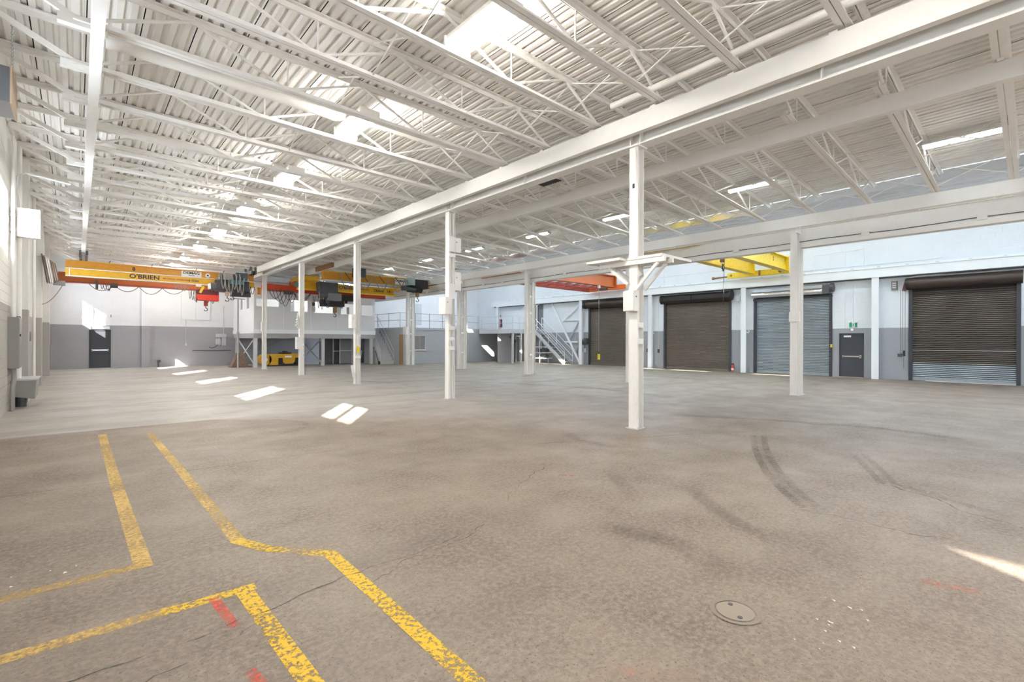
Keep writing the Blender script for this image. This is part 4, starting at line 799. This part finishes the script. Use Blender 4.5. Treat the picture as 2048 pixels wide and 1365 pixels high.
for x in (.9, 8.07): part('end_truck', M().box(x - .12, x + .12, -.5, .8, .75, 1.0).box(x - .1, x + .1, -.3, -.1, 1.0, 1.31).box(x - .1, x + .1, .4, .6, 1.0, 1.31), REDOX, c)
festoon(c, ((1.1, -.1, .25), (5.0, -.1, .25)), 4, 0, .34); part('stop_bracket', M().box(1.35, 1.45, -.3, 0, .0, .42), DKGREY, c); coil(c, 1.55, -.15, .24, 4, .35, .3, CABLE); part('trolley', M().cyl((1.9, -.2, .22), (2.2, -.2, .22), .12, 10), DKGREY, c)
coil(c, 5.2, -.2, .22, 5, .5, .65, CABLE); part('hoist_trolley', M().box(5.6, 6.6, -.3, .3, .0, .3), MAROON, c); part('hoist_body', M().cyl((5.55, -.1, -.12), (6.6, -.1, -.12), .2, 14), RED, c, smooth=True); part('hoist_cover', M().box(5.6, 6.6, -.34, .1, -.3, .02), RED, c)
hook(c, 6.0, -.12, -.6, DKGREY, REDOX); coil(c, 6.05, -.15, -.2, 2, .4, .3, CABLE)
# cranes: middle bay
c = thing('overhead_crane', 'amber crane girder with grey control box between the column rows', 'crane', (9.55, 25.2, 4.55))
part('girder', M().box(0, 6.45, 0, .3, .28, .70), AMBER, c); part('girder_flange', M().box(0, 6.45, -.06, .36, .24, .29).box(0, 6.45, -.06, .36, .68, .72), YELLOW, c)
part('end_truck', M().box(.0, .22, -1.1, 1.2, .78, 1.02), BROWN, c, label='rusty brown end truck'); part('end_truck', M().box(6.2, 6.42, -1.1, 1.2, .40, .70), BROWN, c)
part('conduit_tray', M().box(.0, 5.4, -.22, -.08, .16, .24), GALV, c); part('conduit_tray', M().box(.0, 5.4, -.3, -.24, .10, .14), PANEL, c)
part('control_box', M().box(1.5, 2.1, -.5, -.1, .52, .98), BLUEGREY, c); part('sign_plate', M().box(4.1, 4.8, -.075, -.062, .32, .66), SIGNW, c); text('lettering', 'DEMAG', .16, BLKINK, c, (4.45, -.078, .54), FACE_NEAR, sx=1.2)
for i in range(5): part('festoon_cable', M().tube(loop((.7 + i * 1.0, -.35, .62), (1.55 + i * 1.0, -.35, .62), .75, 12), .025, 6), GCABLE, c); part('cable_hanger', M().bar((1.1 + i, -.1, .72), (1.3 + i, -.34, .3), .04, .04), DKGREY, c)
part('hoist_body', M().box(4.9, 6.0, -.6, .1, .15, .66).cyl((4.8, -.3, .1), (5.7, -.3, .1), .2, 14), BLACK, c); part('hoist_cover', M().box(4.75, 5.1, -.62, -.1, .3, .74), mat('pale_green_cover', (.35, .45, .45), .5), c); part('motor', M().box(4.35, 5.2, -.6, -.25, -.02, .2), BLUEGREY, c)
hook(c, 5.45, -.3, -.35, DKGREY, BROWN)
c = thing('overhead_crane', 'yellow lettered crane beam hung between the column rows', 'crane', (9.3, 28.35, 4.25))
part('girder', M().box(.0, 6.0, 0, .28, .32, .74), YELLOW, c); part('girder_flange', M().box(0, 6.2, -.05, .33, .27, .33), BRIGHTYEL, c); part('end_truck', M().box(-.1, .9, -.7, 1.0, .74, .98), YELLOW, c); part('end_truck', M().box(5.9, 6.2, -.7, 1.0, .60, .84), YELLOW, c); part('truck_drum', M().cyl((.2, -.4, .92), (1.0, -.4, 1.0), .16, 12), TAN, c, smooth=True)
text('lettering', "O'BRIEN", .26, BLKINK, c, (2.9, -.01, .55), FACE_NEAR, sx=1.1); text('lettering', 'HANDLING', .12, REDINK, c, (4.0, -.01, .54), FACE_NEAR); text('lettering', 'CRANE', .22, BLKINK, c, (4.95, -.01, .52), FACE_NEAR); text('lettering', '1A', .22, BLKINK, c, (5.65, -.01, .52), FACE_NEAR)
part('hoist_frame', M().box(1.0, 2.1, -.5, .0, .15, .75), DKGREY, c); part('hoist_motor', M().cyl((1.1, -.3, .0), (2.2, -.3, .0), .24, 14), DKGREY, c, smooth=True); part('gear_box', M().box(1.5, 2.3, -.55, -.05, -.3, .12), SLATEGREY, c); part('bumper_box', M().box(-.15, .0, -.3, .2, .4, .62), mat('teal_box2', (.06, .16, .16), .4), c)
for i in range(5): part('wire_rope', M().cyl((1.05 + .22 * i, -.45, .85), (1.05 + .22 * i, -.45, -.25), .022, 6), GCABLE, c)
coil(c, .75, -.3, -.1, 4, 1.0, .5, CABLE); hook(c, 1.55, -.35, -.45, DKGREY, DKGREY)
c = thing('overhead_crane', 'red crane beam lowest between the column rows before the raised office', 'crane', (7.75, 29.6, 4.05))
part('girder', M().prism([(0, .45), (0, .70), (.3, .80), (7.6, .62), (7.6, .36), (.3, .42)], 'y', 0, .26), mat('vermilion_paint', (.58, .06, .015), .4), c); part('lower_flange', M().prism([(0.2, .40), (7.6, .34), (7.6, .38), (.2, .44)], 'y', -.05, .31), REDOX, c)
part('end_truck', M().box(1.7, 2.1, -.3, .8, .8, 1.1), ORANGE, c); part('pendant', M().box(-.28, -.1, -.1, .05, .12, .52), mat('orange_pendant', (.6, .25, .03), .5), c)
for i in range(6): part('cable_loop', M().tube(loop((.3 + .2 * i, -.1, .5), (1.0 + .16 * i, -.15, .5 - .02 * i), .55 + .13 * (i % 4), 14), .016, 5), CABLE, c)
for i in range(3): part('festoon_cable', M().tube(loop((1.6, -.1, .45), (2.7, -.1, .45), .38 + .1 * i, 12), .012, 5), CABLE, c)
part('cable_trolley', M().box(1.2, 1.6, -.15, .1, .25, .45), DKGREY, c); part('hoist_body', M().box(3.4, 5.4, -.4, .3, .05, .4).box(3.3, 4.6, -.45, .2, -.35, .08), BLACK, c); hook(c, 4.05, -.3, -.72, DKGREY, BROWN); part('hoist_stub', M().box(4.75, 4.85, -.3, -.15, -.12, .1), BLACK, c); coil(c, 3.0, -.3, -.0, 2, .35, .7, CABLE)
# cranes: high bay
c = thing('overhead_crane', 'bright yellow double-girder crane over the roller doors', 'crane', (16.35, 8.1, 4.88))
for y in (0, 1.55):
    part('girder', M().prism([(0, .12), (0, .74), (8.6, .74), (8.6, .12)], 'y', y - .03, y + .03).box(0, 8.6, y - .16, y + .16, .72, .76).box(0, 8.6, y - .16, y + .16, .1, .14), BRIGHTYEL, c)
    part('girder_end_plate', M().box(8.56, 8.62, y - .17, y + .17, .08, .78), BRIGHTYEL, c)
part('end_truck', M().box(8.72, 8.98, -.12, 2.8, .02, .28), BRIGHTYEL, c); part('end_truck', M().box(-.2, .06, -.12, 2.8, .12, .36), BRIGHTYEL, c)
part('bumper_rod', M().cyl((8.85, 2.8, .12), (8.85, 3.55, .10), .045, 10).cyl((8.85, 3.55, .10), (8.85, 3.65, .10), .07, 10), BROWN, c)
part('wheel_boss', M().cyl((8.7, .25, .15), (8.72, .25, .15), .09, 14), DKGREY, c); part('wheel_boss', M().cyl((8.7, 2.6, .15), (8.72, 2.6, .15), .06, 12), BROWN, c); part('truck_joint', M().box(8.70, 8.72, 1.15, 1.25, .02, .28), BROWN, c)
text('lettering', '2', .26, BLKINK, c, (7.0, -.035, .5), FACE_NEAR); part('trolley', M().box(3.1, 4.3, -.1, 1.65, .76, 1.0), BROWN, c); part('cable_bracket', M().box(8.35, 8.45, .4, .5, .2, .6), RUST, c)
hook(c, 3.2, .6, -.02, CHROME, RUST); part('pendant_cord', M().tube([(3.6, .7, .1), (3.62, .72, -.6), (3.65, .75, -1.7)], .012, 6), CABLE, c); part('cord_loop', M().tube(loop((3.1, .55, -.1), (3.45, .65, -.05), .3), .02, 6), CABLE, c)
c = thing('overhead_crane', 'orange double-beam crane with lattice walkway beside the metal stair', 'crane', (16.35, 17.9, 4.88))
part('girder', M().box(0, 8.55, -.03, .03, .1, .80).box(0, 8.55, -.2, .2, .78, .82).box(0, 8.55, -.2, .2, .08, .12), ORANGE, c); part('girder_end_plate', M().box(8.53, 8.58, -.2, .2, .08, .82), ORANGE, c); part('walkway_beam', M().box(0, 8.6, 2.0, 2.14, -.04, .28), REDOX, c)
for i in range(11):
    x = .4 + i * .78; part('lattice_bar', M().bar((x, .1, .14), (x + .4, 2.0, .14), .05, .05), REDOX, c); part('lattice_bar', M().bar((x + .4, 2.0, .14), (x + .78, .1, .14), .05, .05), REDOX, c)
part('end_truck', M().box(8.72, 8.98, -.7, 2.35, .0, .27), mat('bright_orange', (.75, .17, .03), .45), c); part('end_truck', M().box(-.2, .06, -.7, 2.35, .1, .36), ORANGE, c); part('drive_motor', M().box(8.6, 8.75, .6, 1.2, .02, .34), DKGREY, c); part('cable_reel', M().cyl((.2, 2.2, .2), (.2, 2.4, .2), .2, 14), BLACK, c)
t = thing('crane_pendant', 'yellow push-button pendant hanging before the brown roller door', 'control', (23.16, 17.72, .5)); part('pendant_case', M().box(-.05, .05, -.06, .06, 0, .34), BRIGHTYEL, t); part('pendant_cord', M().cyl((0, 0, .4), (0, 0, 4.3), .013, 6), GCABLE, t); part('strain_relief', M().cyl((0, 0, .34), (0, 0, .46), .03, 8), BLACK, t); part('top_box', M().box(-.06, .06, -.06, .06, 4.3, 4.45), LGREY, t)

# ------------------------------------------------------------------ floor markings, cracks, drain (children of the floor)
ZM = [.0012]
def mark(name, pts, w, m, label=None):
    ZM[0] += .00012
    return part(name, M().ribbon([Vector(p) for p in pts], w, ZM[0]), m, floor, label=label)
mark('paint_line', [(.31, 10.6), (.32, 7), (.35, 4.22)], .105, PAINTFAINT, 'faded yellow line along the window wall'); mark('paint_line', [(.40, 4.27), (-.35, 4.28), (-1.1, 4.29)], .11, PAINTFAINT, 'faded yellow cross line')
mark('paint_line', [(.92, 10.2), (.94, 7), (.95, 4.26)], .10, PAINTFAINT); mark('paint_line', [(.94, 4.30), (1.08, 3.97), (1.40, 3.57)], .10, PAINTFRESH); mark('paint_line', [(1.405, 3.62), (1.39, 2.6), (1.37, 1.5)], .10, PAINTFRESH, 'chipped bright yellow line')
mark('paint_line', [(-1.1, 3.49), (-.2, 3.47), (.45, 3.45)], .10, PAINTFAINT); mark('paint_line', [(.36, 3.44), (.86, 3.42)], .09, PAINTFRESH); mark('paint_line', [(.79, 3.46), (.80, 2.8), (.82, 1.8)], .10, PAINTFRESH, 'chipped bright yellow line')
mark('spray_mark', [(.625, 3.42), (.655, 3.0)], .055, SPRAY, 'red spray stroke'); mark('spray_mark', [(.62, 2.56), (.64, 2.4)], .05, SPRAY)
for p, q in (((4.13, 2.32), (4.2, 2.1)), ((4.18, .52), (4.21, .43)), ((4.21, .42), (4.24, .34)), ((4.24, .33), (4.27, .25)), ((4.26, 3.84), (4.36, 3.70)), ((1.95, 1.36), (2.05, 1.22)), ((2.1, 1.2), (2.2, 1.1))): mark('spray_mark', [p, q], .06, SPRAYO)
def wander(a, b, n, amp):
    a, b = Vector(a), Vector(b); d = (b - a).normalized(); nrm = Vector((-d.y, d.x)); o = 0; out = []
    for i in range(n + 1):
        o += random.uniform(-amp, amp) - o * .15; out.append(a.lerp(b, i / n) + nrm * o)
    return out
crk = [((-.2, 3.05), (2.3, 3.2), .016), ((-1.1, 7.13), (3.0, 6.85), .014), ((5.3, 5.2), (9.0, 3.4), .016), ((5.1, 1.55), (5.2, .55), .014), ((1.45, 2.95), (2.6, 3.3), .01), ((2.4, 5.2), (3.6, 5.0), .01), ((6.7, 1.1), (5.9, .0), .02), ((3.2, 3.6), (4.4, 4.2), .01), ((-.3, 2.5), (.8, 3.0), .012)]
for a, b_, w in crk: mark('crack', wander(a, b_, 26, .028), w * .62, CRACK)
part('pour_joint', M().ribbon([Vector((XL, 11.38)), Vector((.3, 11.08)), Vector((2.5, 10.95)), Vector((5.0, 11.0))], .014, .0015), CRACK, floor)
def tyre(name, pts, w, m, tread=True, sp=.07):
    ZM[0] += .00012; zt = ZM[0]; mb = M(); P = [Vector(p) for p in pts]; dense = []
    for a, b_ in zip(P, P[1:]):
        k = max(2, int((b_ - a).length / .05)); dense += [a.lerp(b_, i / k) for i in range(k)]
    dense.append(P[-1])
    for _ in range(6): dense = [dense[0]] + [(dense[i - 1] + dense[i] * 2 + dense[i + 1]) / 4 for i in range(1, len(dense) - 1)] + [dense[-1]]
    if tread:
        for i in range(1, len(dense) - 1):
            d_ = (dense[i + 1] - dense[i - 1]).normalized(); n = Vector((-d_.y, d_.x)); p = dense[i]
            for s in (-1, 1):
                a = p + n * s * .03; b_ = p + n * s * w / 2 + d_ * .02; t_ = d_ * .018
                mb.add([(*(a - t_), zt), (*(a + t_), zt), (*(b_ + t_), zt), (*(b_ - t_), zt)], [(0, 1, 2, 3)])
    else:
        W5 = (-.5, -.3, 0, .3, .5); A5 = (0, .75, 1, .75, 0); L = len(dense); soft = []
        for i, p in enumerate(dense):
            d_ = (dense[min(i + 1, L - 1)] - dense[max(i - 1, 0)]).normalized(); n = Vector((-d_.y, d_.x)); e = min(1, i / (L * .18), (L - 1 - i) / (L * .18))
            for k, a in zip(W5, A5): q = p + n * k * w; mb.v.append((q.x, q.y, zt)); soft.append(a * e)
        mb.f += [(i * 5 + k, i * 5 + k + 1, i * 5 + k + 6, i * 5 + k + 5) for i in range(L - 1) for k in range(4)]
        o = part(name, mb, m, floor); at = o.data.attributes.new('soft', 'FLOAT', 'POINT')
        at.data.foreach_set('value', soft); return o
    return part(name, mb, m, floor)
tA = [(8.6, 3.2), (7.6, 2.8), (6.9, 2.48), (6.2, 2.12), (5.65, 1.78), (5.2, 1.44)]
tyre('tyre_mark', tA, .24, TYRE); tyre('tyre_mark', tA, .27, TYREFAINT, False)
tB = [(8.3, 1.75), (7.6, 1.45), (6.9, 1.18), (6.7, 1.1)]; tyre('tyre_mark', tB, .22, TYRE); tyre('tyre_mark', [(6.85, 1.05), (6.6, .7), (6.4, .35), (6.32, .12)], .16, TYREFAINT, False)
tyre('tyre_mark', [(5.0, 2.6), (4.7, 2.3), (4.4, 1.9), (4.1, 1.4)], .2, TYREFAINT, False); tyre('tyre_mark', [(6.3, 5.6), (6.0, 5.0), (5.95, 4.5), (6.1, 4.1)], .24, TYREFAINT, False)
tyre('tyre_mark', [(2.3, 10.6), (3.0, 10.2), (3.3, 9.6), (3.1, 9.0), (2.4, 8.6)], .16, TYREFAINT, False); tyre('tyre_mark', [(3.4, 2.6), (3.5, 1.9), (3.3, 1.3)], .3, TYREFAINT, False)
tyre('tyre_mark', [(4.9, 3.6), (4.4, 3.0), (4.0, 2.5)], .22, TYREFAINT, False); tyre('tyre_mark', [(9.5, 5.5), (10.5, 3.6), (11, 2), (10.8, .6)], .25, TYREFAINT, False); tyre('tyre_mark', [(10, 17), (12, 14), (13, 10), (12.5, 6)], .3, TYREFAINT, False); tyre('tyre_mark', [(18, 16), (19.5, 12), (19.5, 8), (18, 4)], .3, TYREFAINT, False)
tyre('tyre_mark', [(6, 19), (8.2, 17.8), (9, 16), (8.4, 14.5)], .3, TYREFAINT, False)
ch = M()
for i in range(26):
    x, y = 2.95 + random.uniform(-.1, .55), .78 + random.uniform(-.16, .16); s = random.uniform(.004, .011)
    if i > 16: x, y = -.15 + random.uniform(-.45, .2), 4.55 + random.uniform(-.1, .1)
    ch.add([(x - s, y - s, .002), (x + s, y - s * .6, .002), (x + s * .7, y + s, .002), (x - s * .5, y + s * .9, .006)], [(0, 1, 2, 3)])
tag(part('paint_chips', ch, CHIPS, floor), kind='stuff')
t = thing('drain_cover', 'round flush metal cleanout cover with two bolts in the floor', 'drain cover', (2.885, 1.2, 0))
part('cover_plate', M().cyl((0, 0, 0), (0, 0, .006), .105, 32), mat('worn_cover', (.27, .225, .185), .6), t); part('cover_ring', M().add([(math.cos(a) * r, math.sin(a) * r, .004) for r in (.115, .14) for a in [i * PI / 16 for i in range(32)]], [(i, (i + 1) % 32, 32 + (i + 1) % 32, 32 + i) for i in range(32)]), mat('worn_ring', (.23, .19, .155), .6), t)
for a in (.8, 3.9): part('bolt', M().cyl((.07 * math.cos(a), .07 * math.sin(a), .006), (.07 * math.cos(a), .07 * math.sin(a), .01), .014, 10), DKGREY, t)
